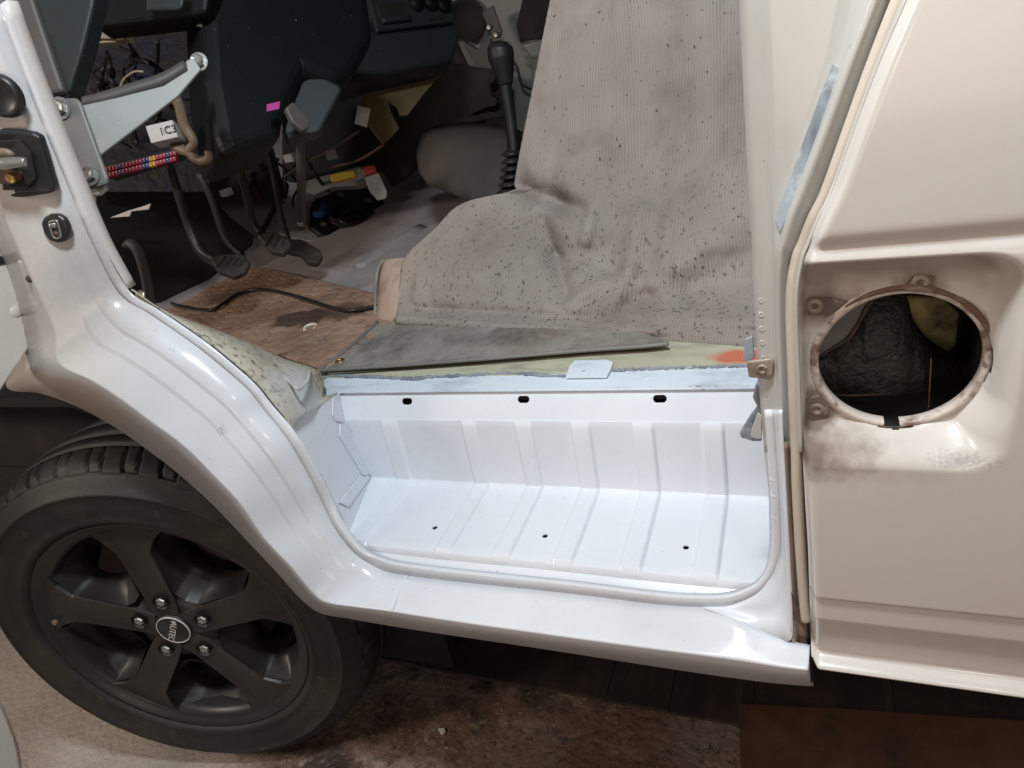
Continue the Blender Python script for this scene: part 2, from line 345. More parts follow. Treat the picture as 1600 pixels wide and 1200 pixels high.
# --- step well
ZF = at_y(850, 879, .06)[2]; YB = .183
YS = .21; ZC = at_y(850, 608, YS)[2]              # cab floor edge
ZR = at_y(880, 660, .19)[2]
XL, XR = -0.60, 0.06
ribs = [(624, 646), (745, 766), (826, 849), (910, 936), (1003, 1031), (1105, 1136)]
rib_x = [(at_y(a, 752 + (a - 600) * .04, YB)[0], at_y(b, 752 + (b - 600) * .04, YB)[0]) for a, b in ribs]
def rib_h(x):
    h = 0
    for a, b in rib_x:
        s = .0022
        h = max(h, min(1, max(0, (x - a + s) / (2 * s))) * min(1, max(0, (b + s - x) / (2 * s))))
    return h * h * (3 - 2 * h)
xs = sorted(set([round(XL + (XR - XL) * i / 60, 5) for i in range(61)] + [round(q + d * .00055, 5) for a, b in rib_x for q in (a, b) for d in range(-5, 6)]))
prof = [(.0575, ZF - .016, 0), (.0585, ZF - .004, 0), (.0605, ZF - .001, .2), (.064, ZF, .8), (.075, ZF, 1), (.12, ZF, 1), (.165, ZF, 1), (YB - .008, ZF, 1), (YB - .003, ZF + .001, 1), (YB, ZF + .004, 1), (YB + .001, ZF + .012, 1), (YB + .003, (ZF + ZR) / 2, 1), (.1885, ZR - .007, 1), (.1895, ZR - .002, .5), (.1905, ZR + .0012, 0)]
rows = []
for j, (y, z, k) in enumerate(prof):
    q = prof[min(j + 1, len(prof) - 1)]; p = prof[max(j - 1, 0)]
    ty, tz = q[0] - p[0], q[1] - p[1]; l = math.hypot(ty, tz); ny, nz = -tz / l, ty / l
    rows.append(np.array([(x, y + ny * .0032 * rib_h(x) * k, z + nz * .0032 * rib_h(x) * k) for x in xs]))
st = mesh('step_tread', np.vstack(rows), grid_faces(len(rows), len(xs)), M_new, VAN)
def cyl(c, n, r, h, sx=1.0):
    a, b, ax = basis(n); c = np.array(c); v = []; k = 24
    for s in (-1, 1):
        for i in range(k):
            t = 2 * math.pi * i / k; cx, sy = math.cos(t), math.sin(t)
            off = (sx - 1) * r * (1 if cx >= 0 else -1)
            v.append(c + ax * h * s + a * (cx * r + off) + b * sy * r)
    f = [tuple(range(k - 1, -1, -1)), tuple(range(k, 2 * k))] + [(i, (i + 1) % k, k + (i + 1) % k, k + i) for i in range(k)]
    return mesh('cutter', v, f, None, None, False)
solid(st, .0015, -1)
cut(st, [cyl(at_z(x, y, ZF), (0, 0, 1), .0031, .02) for x, y in ((680, 826), (852, 839), (1072, 857))])
# sloping upper flange with three slots
o0 = np.array([0, .1905, ZR + .0012]); o1 = np.array([0, YS, ZC])
fl = [np.array([XL - .01, .1905, ZR + .0012]), np.array([XR, .1905, ZR + .0012]), np.array([XR, YS - .002, ZC - .003]), np.array([XR, YS, ZC]), np.array([XL - .01, YS, ZC]), np.array([XL - .01, YS - .002, ZC - .003])]
nfl = np.cross([1, 0, 0], o1 - o0); nfl /= np.linalg.norm(nfl)
fo = slab('step_upper_flange', [fl[0], fl[1], fl[3], fl[4]], nfl, .0016, M_new, VAN, bev=0)
cut(fo, [cyl(at_p(x, y, o0, nfl), nfl, .0042, .02, sx) for x, y, sx in ((636, 627, 1.75), (818, 624, 1.75), (1031, 623, 1.75))])
# end wall of the step with its overlapped flange plates
wl = [at_y(446, 676, .058), at_y(531, 612, YS), at_y(582, 748, YB + .002)]
nw = np.cross(wl[1] - wl[0], wl[2] - wl[0]); nw /= np.linalg.norm(nw)
if nw[0] < 0: nw = -nw
def on_wall(px, py, lift=.0): return at_p(px, py, wl[0] + nw * lift, nw)
slab('step_end_wall', [on_wall(x, y) for x, y in ((453, 673), (531, 612), (546, 662), (587, 750), (560, 822), (546, 836), (537, 812), (504, 744))], nw, .0015, M_new, VAN, 0)
slab('flange_plate', [on_wall(x, y, .0022) for x, y in ((521, 622), (531, 614), (538, 660), (526, 658), (520, 648))], nw, .0018, M_new, VAN, bev=.0006)
slab('flange_plate', [on_wall(x, y, .0022) for x, y in ((532, 662), (540, 660), (582, 738), (574, 744), (568, 742), (531, 680))], nw, .0018, M_new, VAN, bev=.0006)
slab('flange_plate', [on_wall(x, y, .0022) for x, y in ((563, 744), (580, 744), (545, 792), (530, 785))], nw, .0018, M_new, VAN, bev=.0006)
for x, y in ((541, 679), (550, 700), (559, 719), (573, 740), (547, 768), (529, 653)):
    lathe('spot_weld', [(.0002, .0006), (.0012, .0006), (.0022, 0)], on_wall(x, y, .0023), nw, M_new, VAN, n=12)

# --- cab floor edge: bare ledge, seam, sealer, yellow strip
M_ledge = mat('bare ledge paint', (.68, .74, .80), .5, layers=(((.30, .34, .40), 14, .5, .75, .7, 6, (1, 3, 1)), ((.12, .12, .13), 120, .68, .76, .6)), bumps=((60, .15, .002),))
up = (0, 0, 1)
def flat(name, pix, z, t, m, parent, bev=.001): return slab(name, [at_z(x, y, z) for x, y in pix], up, t, m, parent, bev)
flat('floor_ledge', [(452, 674), (529, 613), (700, 611), (900, 609), (1182, 606), (1190, 560), (960, 570), (640, 578), (505, 578), (480, 610), (455, 650)], ZC + .0015, .002, M_ledge, VAN, .0005)
SEALR = random.Random(8)
def sealer(pix, y0, r=.0022, n=60):
    P = catmull([at_z(x, y, ZC + .003) for x, y in pix], max(2, n // (len(pix) - 1)))
    P = P + np.array([[SEALR.uniform(-1, 1) * .0007, SEALR.uniform(-1, 1) * .0012, SEALR.uniform(-1, 1) * .0006] for _ in P])
    return tube('seam_sealer', P, [r * SEALR.uniform(.45, 1.35) for _ in P], M_sealer, VAN, n=8, spline=False)
sealer([(462, 668), (480, 640), (492, 615), (500, 596), (520, 588), (600, 590), (655, 592), (660, 590), (720, 587), (800, 584), (885, 588)], 0, .0026, 150)
sealer([(955, 579), (1000, 577), (1080, 574), (1180, 571)], 0, .0021, 80)
M_yel = mat('pale yellow floor paint', (.50, .49, .36), .55, layers=(((.16, .15, .12), 22, .52, .72, .7, 6, (.5, 2, 1)), ((.36, .34, .27), 6, .4, .7, .5), ((.08, .07, .06), 150, .68, .74, .7)), bumps=((50, .1, .001),))
overlay(M_yel, (.58, .17, .10), spot_mask(at_z(1160, 560, ZC), .012, .020, 60, .006, (.5, 1, 1)))
flat('yellow_floor_strip', [(506, 577), (506, 590), (640, 590), (800, 586), (1000, 578), (1190, 572), (1190, 500), (1000, 500), (800, 500), (640, 540)], ZC + .0025, .003, M_yel, VAN, .0005)
tabp = [(884, 589), (890, 572), (898, 563), (948, 562), (958, 566), (955, 575), (948, 588)]
tb = flat('fixing_tab', tabp, ZC + .0055, .002, M_ledge, VAN, 0)
cut(tb, [cyl(at_z(912, 580, ZC + .0055), up, .0021, .01)])
lathe('tab_hole_dimple', [(.0023, .0004), (.0042, .0010), (.0068, .0001)], at_z(912, 580, ZC + .0055), up, M_ledge, VAN, n=20)
# torn paint crack along the step's upper seam
pp = catmull([at_y(x, y, YS - .0005) for x, y in ((528, 612.5), (700, 611), (900, 608.5), (1180, 605.5))], 60)
tube('seam_crack', pp + np.array([[0, 0, random.uniform(-1, 1) * .0005 + .0012] for _ in pp]), [random.choice([.0003, .0005, .0007]) for _ in pp], M_void, VAN, n=5, spline=False)

# --- rear pillar
ys = [-40, 0, 100, 200, 300, 340, 380, 407, 473, 600, 706]
pa = [1154, 1156, 1160, 1165, 1170, 1173, 1175, 1177, 1179, 1186, 1195]
pb = [1186, 1187, 1193, 1198, 1203, 1205, 1206, 1206, 1207, 1211, 1214]
pb2 = [1195, 1196, 1201, 1205, 1208, 1208.5, 1209, 1208.5, 1209, 1213, 1216]
pc = [1324, 1312, 1290, 1256, 1221, 1212, 1211, 1210, 1211, 1215, 1218]
pd = [1352, 1340, 1314, 1280, 1243, 1228, 1217, 1213, 1213, 1217, 1220]
pe = [1384, 1366, 1325, 1289, 1251, 1236, 1225, 1219, 1217, 1221, 1224]
pf = [1412, 1394, 1358, 1322, 1284, 1264, 1249, 1238, 1229, 1232, 1236]
pg = [1434, 1416, 1373, 1336, 1301, 1281, 1264, 1254, 1245.5, 1249.5, 1253]
ys = [-340, -170] + ys
pa, pb, pb2, pc, pd, pe, pf, pg = [[q[0] + (q[0] - q[1]) * 7.5, q[0] + (q[0] - q[1]) * 3.25] + q for q in (pa, pb, pb2, pc, pd, pe, pf, pg)]
dep = [[.047] * 11, [.0435] * 11, [.041] * 11, [.040] * 11, [.037] * 11, [.024, .024, .024, .025, .027, .028, .030, .032, .034, .034, .034], [.036, .036, .036, .036, .037, .038, .039, .040, .040, .040, .040], [.010] * 11]
dep = [[q[0], q[0]] + q for q in dep]
skin('rear_pillar', [[(x, y, d) for x, y, d in zip(r, ys, dd)] for r, dd in zip([pa, pb, pb2, pc, pd, pe, pf, pg], dep)], M_pillar, VAN, sub=8, rad=[0, .003, .003, .002, .003, .006, .003, 0])
# seal cord lying in the channel
cord = [((a + b) / 2 + .5, y, .020) for a, b, y in zip(pf, pg, ys)]
lowys = [760, 860, 930, 965]
cord += [(1246, 760, .02), (1251, 860, .02), (1256, 930, .02), (1259, 968, .02)]
M_seal = mat('cream sealing cord', (.56, .49, .40), .55, layers=(((.25, .19, .14), 14, .52, .75, .7, 5, (1, 1, .3)),), bumps=((120, .1, .001),))
tube('sealing_cord', [at_y(*p) for p in cord], .0042, M_seal, VAN, sub=8, n=12)
# grimy channel below
ch = [690, 760, 860, 930, 968, 1000, 1040, 1072]
c0 = [1222, 1227, 1232, 1236, 1237, 1238, 1260, 1265]; c1 = [1234, 1238, 1244, 1246, 1249, 1250, 1263, 1267]; c2 = [1253, 1256, 1262, 1264, 1265, 1266, 1268, 1270]
skin('pillar_channel', [[(x, y, d) for x, y in zip(c0, ch)] for d in (.021,)] + [[(x, y, .034) for x, y in zip(c1, ch)], [(x, y, .030) for x, y in zip(c2, ch)]], M_dirty, VAN, sub=6, rad=.004)
slab('sill_gap_strip', [at_y(x, y, .0285) for x, y in ((1252, 950), (1262, 965), (1268, 1000), (1271, 1066), (1265, 1066), (1263, 1010), (1256, 985))], (0, -1, 0), .002, M_void, VAN, 0)  # black strip put in for the shade of the gap
slab('torn_metal_edge', [at_y(x, y, .018) for x, y in ((1236, 925), (1241, 940), (1250, 958), (1260, 972), (1262, 1000), (1255, 985), (1247, 972), (1240, 968))], (0, -1, 0), .002, M_rust, VAN, .0006)
tape_pix = [(1297, 97), (1313, 106), (1286, 184), (1260, 255), (1232, 332), (1218, 364), (1211, 345), (1213, 333), (1252, 221), (1277, 150)]
tp = at_y(1265, 220, .036); tn = np.cross(at_y(1313, 106, .0352) - at_y(1218, 364, .0352), at_y(1252, 221, .040) - at_y(1286, 184, .0352)); tn /= np.linalg.norm(tn)
if tn[1] > 0: tn = -tn
slab('tape_strip', [at_p(x, y, at_y(1286, 184, .0345), tn) for x, y in tape_pix], tn, .0012, M_tape, VAN, .0004)
for y, x in ((492, 1190), (514, 1191), (536, 1192), (560, 1194), (617, 1199), (638, 1201), (658, 1202), (678, 1203), (470, 1190)):
    lathe('spot_weld', [(.0002, .0000), (.0010, .0001), (.0018, .0004), (.0026, -.0003)], at_y(x, y, .0450), (-.15, -1, 0), M_pillar, VAN, n=14)
for y, x in ((725, 1207), (748, 1208), (773, 1209), (808, 1211), (838, 1212), (858, 1211)):
    lathe('spot_weld', [(.0002, .0000), (.0010, .0001), (.0018, .0004), (.0026, -.0003)], at_y(x, y, .0445), (-.2, -1, .3), M_new, VAN, n=14)
# striker latch plate and torn scrap below it
M_tan = mat('dirty tan metal', (.36, .29, .23), .5, metal=.2, layers=(((.12, .09, .07), 40, .48, .7, .8),), bumps=((70, .2, .001),))
lp = slab('latch_plate', [at_y(x, y, .040) for x, y in ((1166, 566), (1205, 561), (1209, 566), (1207, 587), (1190, 592), (1170, 590))], (0, -1, 0), .003, M_tan, VAN, .001)
lathe('latch_hole', [(.0018, .0003), (.0026, .0012), (.0036, .0010), (.0040, 0)], at_y(1191, 577, .0402), (0, -1, 0), M_tan, lp, n=18, a0=.4, a1=5.6)
slab('latch_tongue', [at_y(x, y, .052) for x, y in ((1164, 530), (1176, 526), (1179, 560), (1166, 568), (1161, 560))], (0, -1, 0), .002, M_tape, lp, .0006)
flap = slab('bent_flap', [at_y(x, y, .050) for x, y in ((1181, 600), (1188, 598), (1192, 640), (1190, 690), (1176, 690), (1157, 684), (1156, 676), (1172, 650), (1183, 636), (1176, 622))], (0, -1, 0), .003, M_sealer, VAN, .0012)
slab('flap_patch', [at_y(x, y, .0462) for x, y in ((1184, 645), (1190, 650), (1190, 686), (1180, 686), (1172, 682), (1174, 672))], (0, -1, 0), .002, M_pillar, flap, .0006)

# --- rear side panel: one pressed sheet with filler pocket, swage lines and lower skirt
gx = [(1569, -340), (1492, -170), (1434, -40), (1416, 0), (1373, 100), (1336, 200), (1301, 300), (1281, 340), (1264, 380), (1254, 407), (1247, 450), (1245.5, 473), (1249.5, 600), (1253, 706), (1258, 790), (1263, 870), (1265, 935), (1267, 1000), (1268, 1036), (1270, 1070)]
ge = np.array([at_y(x, y, .002) for x, y in gx])
zz = np.concatenate([np.linspace(ge[0, 2], ge[-1, 2], 440)])
order = np.argsort(ge[:, 2]); xe = np.interp(zz, ge[order, 2], ge[order, 0])
for _ in range(3): xe = np.convolve(np.pad(xe, 3, 'edge'), np.ones(7) / 7, 'valid')
PX0 = at_y(1258, 560, 0)[0]; PX1 = at_y(1594, 560, 0)[0]; PZ1 = at_y(1420, 404, 0)[2]; PZ0 = at_y(1420, 733, 0)[2]
ZS1 = at_y(1265, 934.5, 0)[2]; ZS2 = at_y(1300, 972, 0)[2]; ZS3 = at_y(1270, 1036, 0)[2]; ZS4 = at_y(1270, 1068, 0)[2]
ZBelt = at_y(1400, 384, 0)[2]
def sm(a, b, v):
    t = np.clip((v - a) / (b - a), 0, 1); return t * t * (3 - 2 * t)
us = np.concatenate([[0, .0008, .0018, .003, .0045, .0065], np.linspace(.009, .55, 262)])
PD = .024
def side_y(x, z, u):
    y = 0.012 * (1 - sm(0, .007, u)) ** 2                                    # rolled front edge
    top = PZ1 + (x - PX0) * -.018
    def rbox(m):                                                            # signed distance to a rounded box, negative inside
        cx, cz, hx, hz, r = (PX0 - .05 + PX1) / 2, (PZ0 + top) / 2, (PX1 - PX0 + .05) / 2, (top - PZ0) / 2, .022
        qx = np.abs(x - cx) - hx + r; qz = np.abs(z - cz) - hz + r
        return np.hypot(np.maximum(qx, 0), np.maximum(qz, 0)) + np.minimum(np.maximum(qx, qz), 0) - r
    d = rbox(0)
    wall = np.where(z > (PZ0 + top) / 2, .010, .020)
    wall = np.where(x > PX1 - .03, np.maximum(wall, .018), wall)
    ww = .009 + .020 * sm(PZ0 + .05, PZ0 + .015, z) + .006 * sm(PX1 - .03, PX1 - .012, x)
    tt = np.clip((d + ww) / (ww + .002), 0, 1)
    y = y + PD * (1 - tt * tt * (3 - 2 * tt)) * sm(.0, .006, u)
    y = y + .0035 * np.exp(-((z - (ZBelt + (x - PX0) * .0)) / .006) ** 2)                            # belt groove
    y = y + .0022 * sm(ZS1 + .0012, ZS1 - .0012, z)
    y = y + .012 * np.clip((ZS2 - z) / (ZS2 - ZS3), 0, 1)
    y = y - .014 * sm(ZS3 + .001, ZS3 - .006, z)
    y = y + .024 * np.clip((ZS3 - .007 - z) / (ZS3 - .007 - ZS4), 0, 1.2)
    y = y + .10 * np.maximum(0, z - .86) ** 2 * 2
    return y
UU, ZZ = np.meshgrid(us, zz); XX = xe[:, None] + UU
YY = side_y(XX, ZZ, UU)
HC = at_y(1403, 563, PD); HR = .0475
R0 = HR + .0028; DD = np.hypot(XX - HC[0], ZZ - HC[2]); keep = DD > R0
nz_, nu_ = XX.shape; idx = np.arange(nz_ * nu_).reshape(nz_, nu_)
fs = [tuple(map(int, (idx[i, j], idx[i, j + 1], idx[i + 1, j + 1], idx[i + 1, j]))) for i in range(nz_ - 1) for j in range(nu_ - 1) if keep[i, j] or keep[i, j + 1] or keep[i + 1, j] or keep[i + 1, j + 1]]
ins = ~keep; XX = np.where(ins, HC[0] + (XX - HC[0]) / np.maximum(DD, 1e-6) * R0, XX); ZZ = np.where(ins, HC[2] + (ZZ - HC[2]) / np.maximum(DD, 1e-6) * R0, ZZ)
sp = mesh('rear_side_panel', np.stack([XX.ravel(), YY.ravel(), ZZ.ravel()], 1), fs, M_rear, VAN)
pk = lambda x, y: at_y(x, y, PD)
for c, r0, r1, nsc, na, stt, colr, amt in ((at_y(1274, 700, .012), .002, .022, 80, .014, (.5, .25, 1), (.08, .055, .045), .9), (at_y(1300, 694, .015), .0, .04, 50, .02, (.45, .25, 1.4), (.30, .23, .18), .5), (pk(1280, 478), .006, .018, 90, .008, (.45, 1, 1), (.22, .15, .11), .85), (pk(1437, 446), .007, .014, 120, .006, (.8, 1, 1), (.2, .17, .14), .75),
        (pk(1275, 640), .010, .016, 120, .005, (1, 1, .7), (.16, .12, .10), .85), (pk(1340, 420), .0, .05, 50, .02, (.35, 1, 2), (.30, .22, .16), .5), (at_y(1505, 720, .002), .0, .007, 420, .008, (.3, .6, 1), (.06, .05, .045), .38), (pk(1575, 420), .0, .03, 70, .012, (1, 1, 1), (.25, .19, .14), .5)):
    overlay(M_rear, colr, spot_mask(c, r0, r1, nsc, na, stt, amt))
dull(M_rear, spot_mask(at_y(1285, 702, .012), .012, .040, 60, .012, (.45, .25, 1)))
M_neck = mat('scraped rim paint', (.58, .50, .44), .4, layers=(((.16, .085, .06), 38, .51, .63, .9), ((.62, .56, .50), 80, .54, .64, .7), ((.06, .04, .035), 90, .6, .7, .7)), bumps=((90, .3, .0015),))
hn = (0, -1, 0)
nk = 2 * math.pi
ring = lathe('filler_rim', [(HR + .0058, -.0006), (HR + .0046, .0010), (HR + .0022, .0022), (HR + .0002, .0020), (HR - .0006, .0008), (HR - .0006, -.006), (HR + .002, -.010)], HC, hn, M_neck, VAN, n=96)
bm = bmesh.new(); bm.from_mesh(ring.data)
nc = at_y(1393, 664, PD)
bmesh.ops.delete(bm, geom=[f for f in bm.faces if abs(f.calc_center_median().x - nc[0]) < .0046 and f.calc_center_median().z < HC[2] and math.hypot(f.calc_center_median().x - HC[0], f.calc_center_median().z - HC[2]) < HR + .003], context='FACES'); bm.to_mesh(ring.data); bm.free()
M_mastic = mat('brown mastic', (.15, .085, .06), .7, layers=(((.35, .27, .22), 60, .5, .65, .7),), bumps=((120, .5, .002),))
def arc(a0, a1, r, n=36): return [HC + np.array([math.cos(math.radians(a)) * r, -.0016, math.sin(math.radians(a)) * r]) for a in np.linspace(a0, a1, n)]
tube('mastic_bead', arc(8, 128, HR + .0036), [.0006, .0018, .0022, .0014, .0024, .002, .0016, .0005], M_mastic, ring, n=10, spline=False)
M_resid = mat('old gasket residue', (.17, .132, .112), .6, layers=(((.12, .085, .07), 35, .45, .65, .8), ((.5, .42, .36), 60, .58, .7, .6)), bumps=((120, .4, .001),))
for pts_ in (((1256, 466), (1270, 463), (1300, 464), (1325, 470), (1300, 492), (1258, 490)), ((1410, 448), (1425, 432), (1458, 430), (1457, 457), (1440, 458)), ((1262, 622), (1280, 617), (1296, 634), (1294, 646), (1275, 655), (1264, 678), (1260, 660))):
    slab('gasket_residue', [pk(x, y) + np.array([0, -.0012, 0]) for x, y in pts_], hn, .0016, M_resid, VAN, .0004)
for x, y, c in ((1273, 478, 0), (1438, 441, 0), (1276, 639, 0)):
    lathe('screw_boss', [(.0001, -.004), (.0017, -.004), (.0019, .0006), (.0032, .0010), (.0048, .0006), (.0056, -.0004)], pk(x, y) + [0, -.0010, 0], hn, M_tan, VAN, n=20)
lathe('drain_dimple', [(.0001, -.001), (.002, -.0005), (.003, .0008), (.0038, -.0003)], pk(1403, 683), hn, M_neck, VAN, n=16)
# inside of the filler box
M_tar = mat('tarry black coating', (.040, .035, .031), .50, layers=(((.09, .075, .06), 30, .5, .7, .6), ((.015, .012, .011), 60, .5, .65, .8)), bumps=((170, 1.0, .0024), (380, .7, .001)))
M_pad = mat('mouldy yellow foam', (.46, .38, .16), .8, layers=(((.06, .05, .03), 25, .45, .62, .9), ((.40, .36, .28), 40, .58, .7, .6)), bumps=((60, .4, .003),))
x0, x1, z0, z1, y0, y1 = HC[0] - .0545, HC[0] + .056, HC[2] - .056, HC[2] + .056, PD + .0045, PD + .11
bxv = [(x0, y0, z0), (x1, y0, z0), (x1, y0, z1), (x0, y0, z1), (x0, y1, z0), (x1, y1, z0), (x1, y1, z1), (x0, y1, z1)]
mesh('filler_box', bxv, [(4, 5, 6, 7), (0, 1, 5, 4), (3, 2, 6, 7), (0, 3, 7, 4), (1, 2, 6, 5)], M_void, VAN, False)
tar = [[at_y(x, y, yy) for x, y, yy in rr_] for rr_ in ([(1240, 560, .074), (1290, 550, .078), (1325, 530, .076), (1345, 490, .078), (1355, 455, .078), (1410, 455, .080), (1425, 500, .083), (1448, 535, .088), (1490, 560, .094), (1530, 575, .096)], [(1240, 600, .074), (1290, 600, .075), (1325, 598, .074), (1345, 590, .074), (1365, 585, .074), (1405, 582, .076), (1428, 585, .079), (1450, 592, .078), (1490, 610, .088), (1530, 630, .094)], [(1240, 680, .070), (1290, 680, .072), (1325, 680, .072), (1345, 680, .072), (1365, 680, .072), (1405, 680, .074), (1428, 680, .078), (1450, 680, .082), (1490, 680, .090), (1530, 690, .096)])]
skin('tarred_liner', [np.array(q) for q in tar], M_tar, VAN, pixel=False, rad=.02, thick=.002)
slab('liner_sheet', [at_y(x, y, .060) for x, y in ((1265, 470), (1370, 460), (1345, 500), (1325, 530), (1275, 560), (1240, 560))], hn, .003, M_grey, VAN, .001)
tube('rusty_sheet_edge', [at_y(x, y, .0585) for x, y in ((1368, 462), (1352, 485), (1343, 502), (1326, 528), (1300, 545), (1276, 559))], [.0006, .0016, .001, .0015, .0008, .0006], M_rust, VAN, n=8)
slab('foam_pad', [at_y(x, y, .115) for x, y in ((1400, 465), (1470, 465), (1500, 490), (1495, 540), (1480, 560), (1448, 535), (1425, 500))], hn, .008, M_pad, VAN, .003)
tube('filler_wire', [at_y(x, y, .05) for x, y in ((1455, 560), (1453, 600), (1451, 640))], .0005, M_rust, VAN)
tube('rust_seam', [at_y(x, y, .052) for x, y in ((1300, 617), (1330, 618), (1365, 616.5), (1395, 615))], [.0003, .0008, .0005, .0003], M_rust, VAN)

# ------------------------------------------------------------------ cab interior
NV = np.array([.42, -.84, .34]); NV /= np.linalg.norm(NV)
def card(name, pix, Y, t, m, parent=VAN, bev=.002, n=NV):
    cx = sum(p[0] for p in pix) / len(pix); cy = sum(p[1] for p in pix) / len(pix)
    PLN[name] = at_y(cx, cy, Y)
    return slab_p(name, pix, at_y(cx, cy, Y), n, t, m, parent, bev)
PLN = {}
M_shell = mat('darkened cab shell', (.010, .0095, .010), .7, layers=(((.022, .018, .017), 5, .45, .7, .7),), bumps=((30, .2, .003),))
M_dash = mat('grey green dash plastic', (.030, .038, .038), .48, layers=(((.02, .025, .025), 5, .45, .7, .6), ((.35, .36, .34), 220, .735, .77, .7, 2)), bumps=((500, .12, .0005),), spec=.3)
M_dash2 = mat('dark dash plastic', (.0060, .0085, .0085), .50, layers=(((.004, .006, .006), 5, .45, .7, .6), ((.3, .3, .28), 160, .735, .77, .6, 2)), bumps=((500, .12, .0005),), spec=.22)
M_trim = mat('warm grey trim', (.085, .078, .072), .55, layers=(((.06, .055, .05), 6, .45, .7, .5),), bumps=((300, .1, .0005),))
M_floor = mat('primed lilac floor', (.46, .41, .40), .6, layers=(((.22, .16, .14), 9, .5, .75, .6), ((.10, .08, .07), 60, .62, .75, .5), ((.46, .43, .43), 4, .5, .7, .5)), bumps=((18, .25, .004), (90, .15, .001)))
M_card = mat('brown fibreboard', (.17, .12, .055), .8, layers=(((.11, .075, .035), 7, .45, .7, .6),), bumps=((120, .15, .001),))
M_ltag = mat('white card', (.62, .58, .56), .6, layers=(((.45, .4, .38), 20, .5, .7, .4),))
M_beige = mat('beige tunnel cover', (.085, .070, .060), .6, layers=(((.15, .12, .10), 7, .5, .7, .5),), bumps=((30, .2, .003),))
M_pass = mat('grey green inner door paint', (.20, .22, .20), .4, layers=(((.18, .18, .16), 5, .5, .7, .5),), bumps=((10, .1, .003),))
def bx(name, lo, hi, m, parent=VAN, bev=0):
    (a, b, c), (d, e, f) = lo, hi
    v = [(a, b, c), (d, b, c), (d, e, c), (a, e, c), (a, b, f), (d, b, f), (d, e, f), (a, e, f)]
    o = mesh(name, v, [(0, 3, 2, 1), (4, 5, 6, 7), (0, 1, 5, 4), (1, 2, 6, 5), (2, 3, 7, 6), (3, 0, 4, 7)], m, parent, False)
    if bev: bevel(o, bev)
    return o
# shell of the cab, coloured dark to darken the inside: firewall, far side, roof, bulkhead, floor
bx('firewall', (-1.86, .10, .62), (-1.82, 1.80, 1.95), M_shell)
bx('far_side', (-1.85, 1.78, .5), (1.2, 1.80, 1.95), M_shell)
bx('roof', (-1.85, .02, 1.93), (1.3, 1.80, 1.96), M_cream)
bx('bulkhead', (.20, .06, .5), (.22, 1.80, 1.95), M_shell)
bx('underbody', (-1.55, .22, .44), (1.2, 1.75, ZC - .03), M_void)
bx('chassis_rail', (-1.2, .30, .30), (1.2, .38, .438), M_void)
TA = math.radians(36); TX = -1.20; TO = np.array([TX, 0, ZC]); TN = np.array([math.sin(TA), 0, math.cos(TA)])
tl = .62
fl = [np.array([.2, YS + .012, ZC - .001]), np.array([.2, 1.78, ZC - .001]), np.array([TX, 1.78, ZC - .001]), np.array([TX, .262, ZC - .001]), np.array([-.60, .262, ZC - .001]), np.array([-.575, YS + .012, ZC - .001])]
slab('cab_floor', fl, up, .02, M_floor, VAN, 0)
a = np.array([TX, .262, ZC - .001]); bdir = np.array([-math.cos(TA), 0, math.sin(TA)])
slab('toe_board', [a, a + [0, 1.51, 0], a + [0, 1.51, 0] + bdir * tl, a + bdir * tl], TN, .015, M_floor, VAN, 0)
def toe(x, y, lift=0): return at_p(x, y, TO + TN * lift, TN)
# dark insulation on the left half of the toe board and under the dash
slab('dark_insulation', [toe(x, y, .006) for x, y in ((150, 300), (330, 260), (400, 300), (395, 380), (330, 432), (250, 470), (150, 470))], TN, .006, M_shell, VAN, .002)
slab('black_carpet', [toe(x, y, .012) for x, y in ((600, 240), (640, 190), (700, 120), (800, 120), (800, 180), (700, 195), (652, 225), (652, 262), (612, 285))], TN, .008, M_void, VAN, .003)
# inner wheel house
wh = [[(205, 452, .068), (247, 481, .070), (288, 508, .070), (326, 535, .069), (363, 565, .068), (401, 599, .067), (427, 631, .066), (450, 660, .064), (452, 674, .0585)],
      [(208, 452, .10), (250, 482, .10), (306, 506, .10), (350, 526, .10), (392, 552, .10), (425, 582, .10), (446, 612, .09), (462, 650, .08), (472, 658, .096)],
      [(210, 453, .15), (252, 484, .15), (318, 509, .15), (376, 532, .15), (425, 556, .15), (466, 580, .15), (478, 600, .14), (482, 640, .11), (492, 642, .134)],
      [(212, 455, .20), (254, 487, .20), (326, 512, .20), (392, 537, .20), (448, 562, .20), (494, 576, .205), (501, 592, .20), (497, 628, .15), (511, 627, .172)],
      [(212, 480, .24), (254, 510, .24), (326, 530, .23), (392, 552, .22), (448, 572, .21), (495, 582, .209), (505, 596, .205), (508, 618, .18), (530, 612, .209)]]
M_house = mat('worn wheel house paint', (.47, .43, .33), .6, layers=(((.26, .22, .18), 9, .46, .7, .7, 6), ((.60, .59, .56), 12, .56, .74, .7, 6), ((.07, .06, .05), 150, .55, .64, .75, 3, (.45, 1, 1)), ((.06, .05, .045), 45, .64, .70, .7, 5)), bumps=((110, .5, .0015), (20, .2, .003)))
overlay(M_house, (.60, .62, .64), spot_mask(at_y(475, 635, .12), .025, .075, 30, .03, amt=.9))
skin('wheel_house', wh, M_house, VAN, sub=8, rad=.012)
tube('house_seam', [at_y(x, y, yy - .006) for x, y, yy in ((330, 520, .17), (395, 548, .165), (440, 585, .125), (462, 606, .10), (470, 607, .11), (481, 594, .145), (484, 578, .18))], .0016, M_house, VAN, sub=8, n=8)

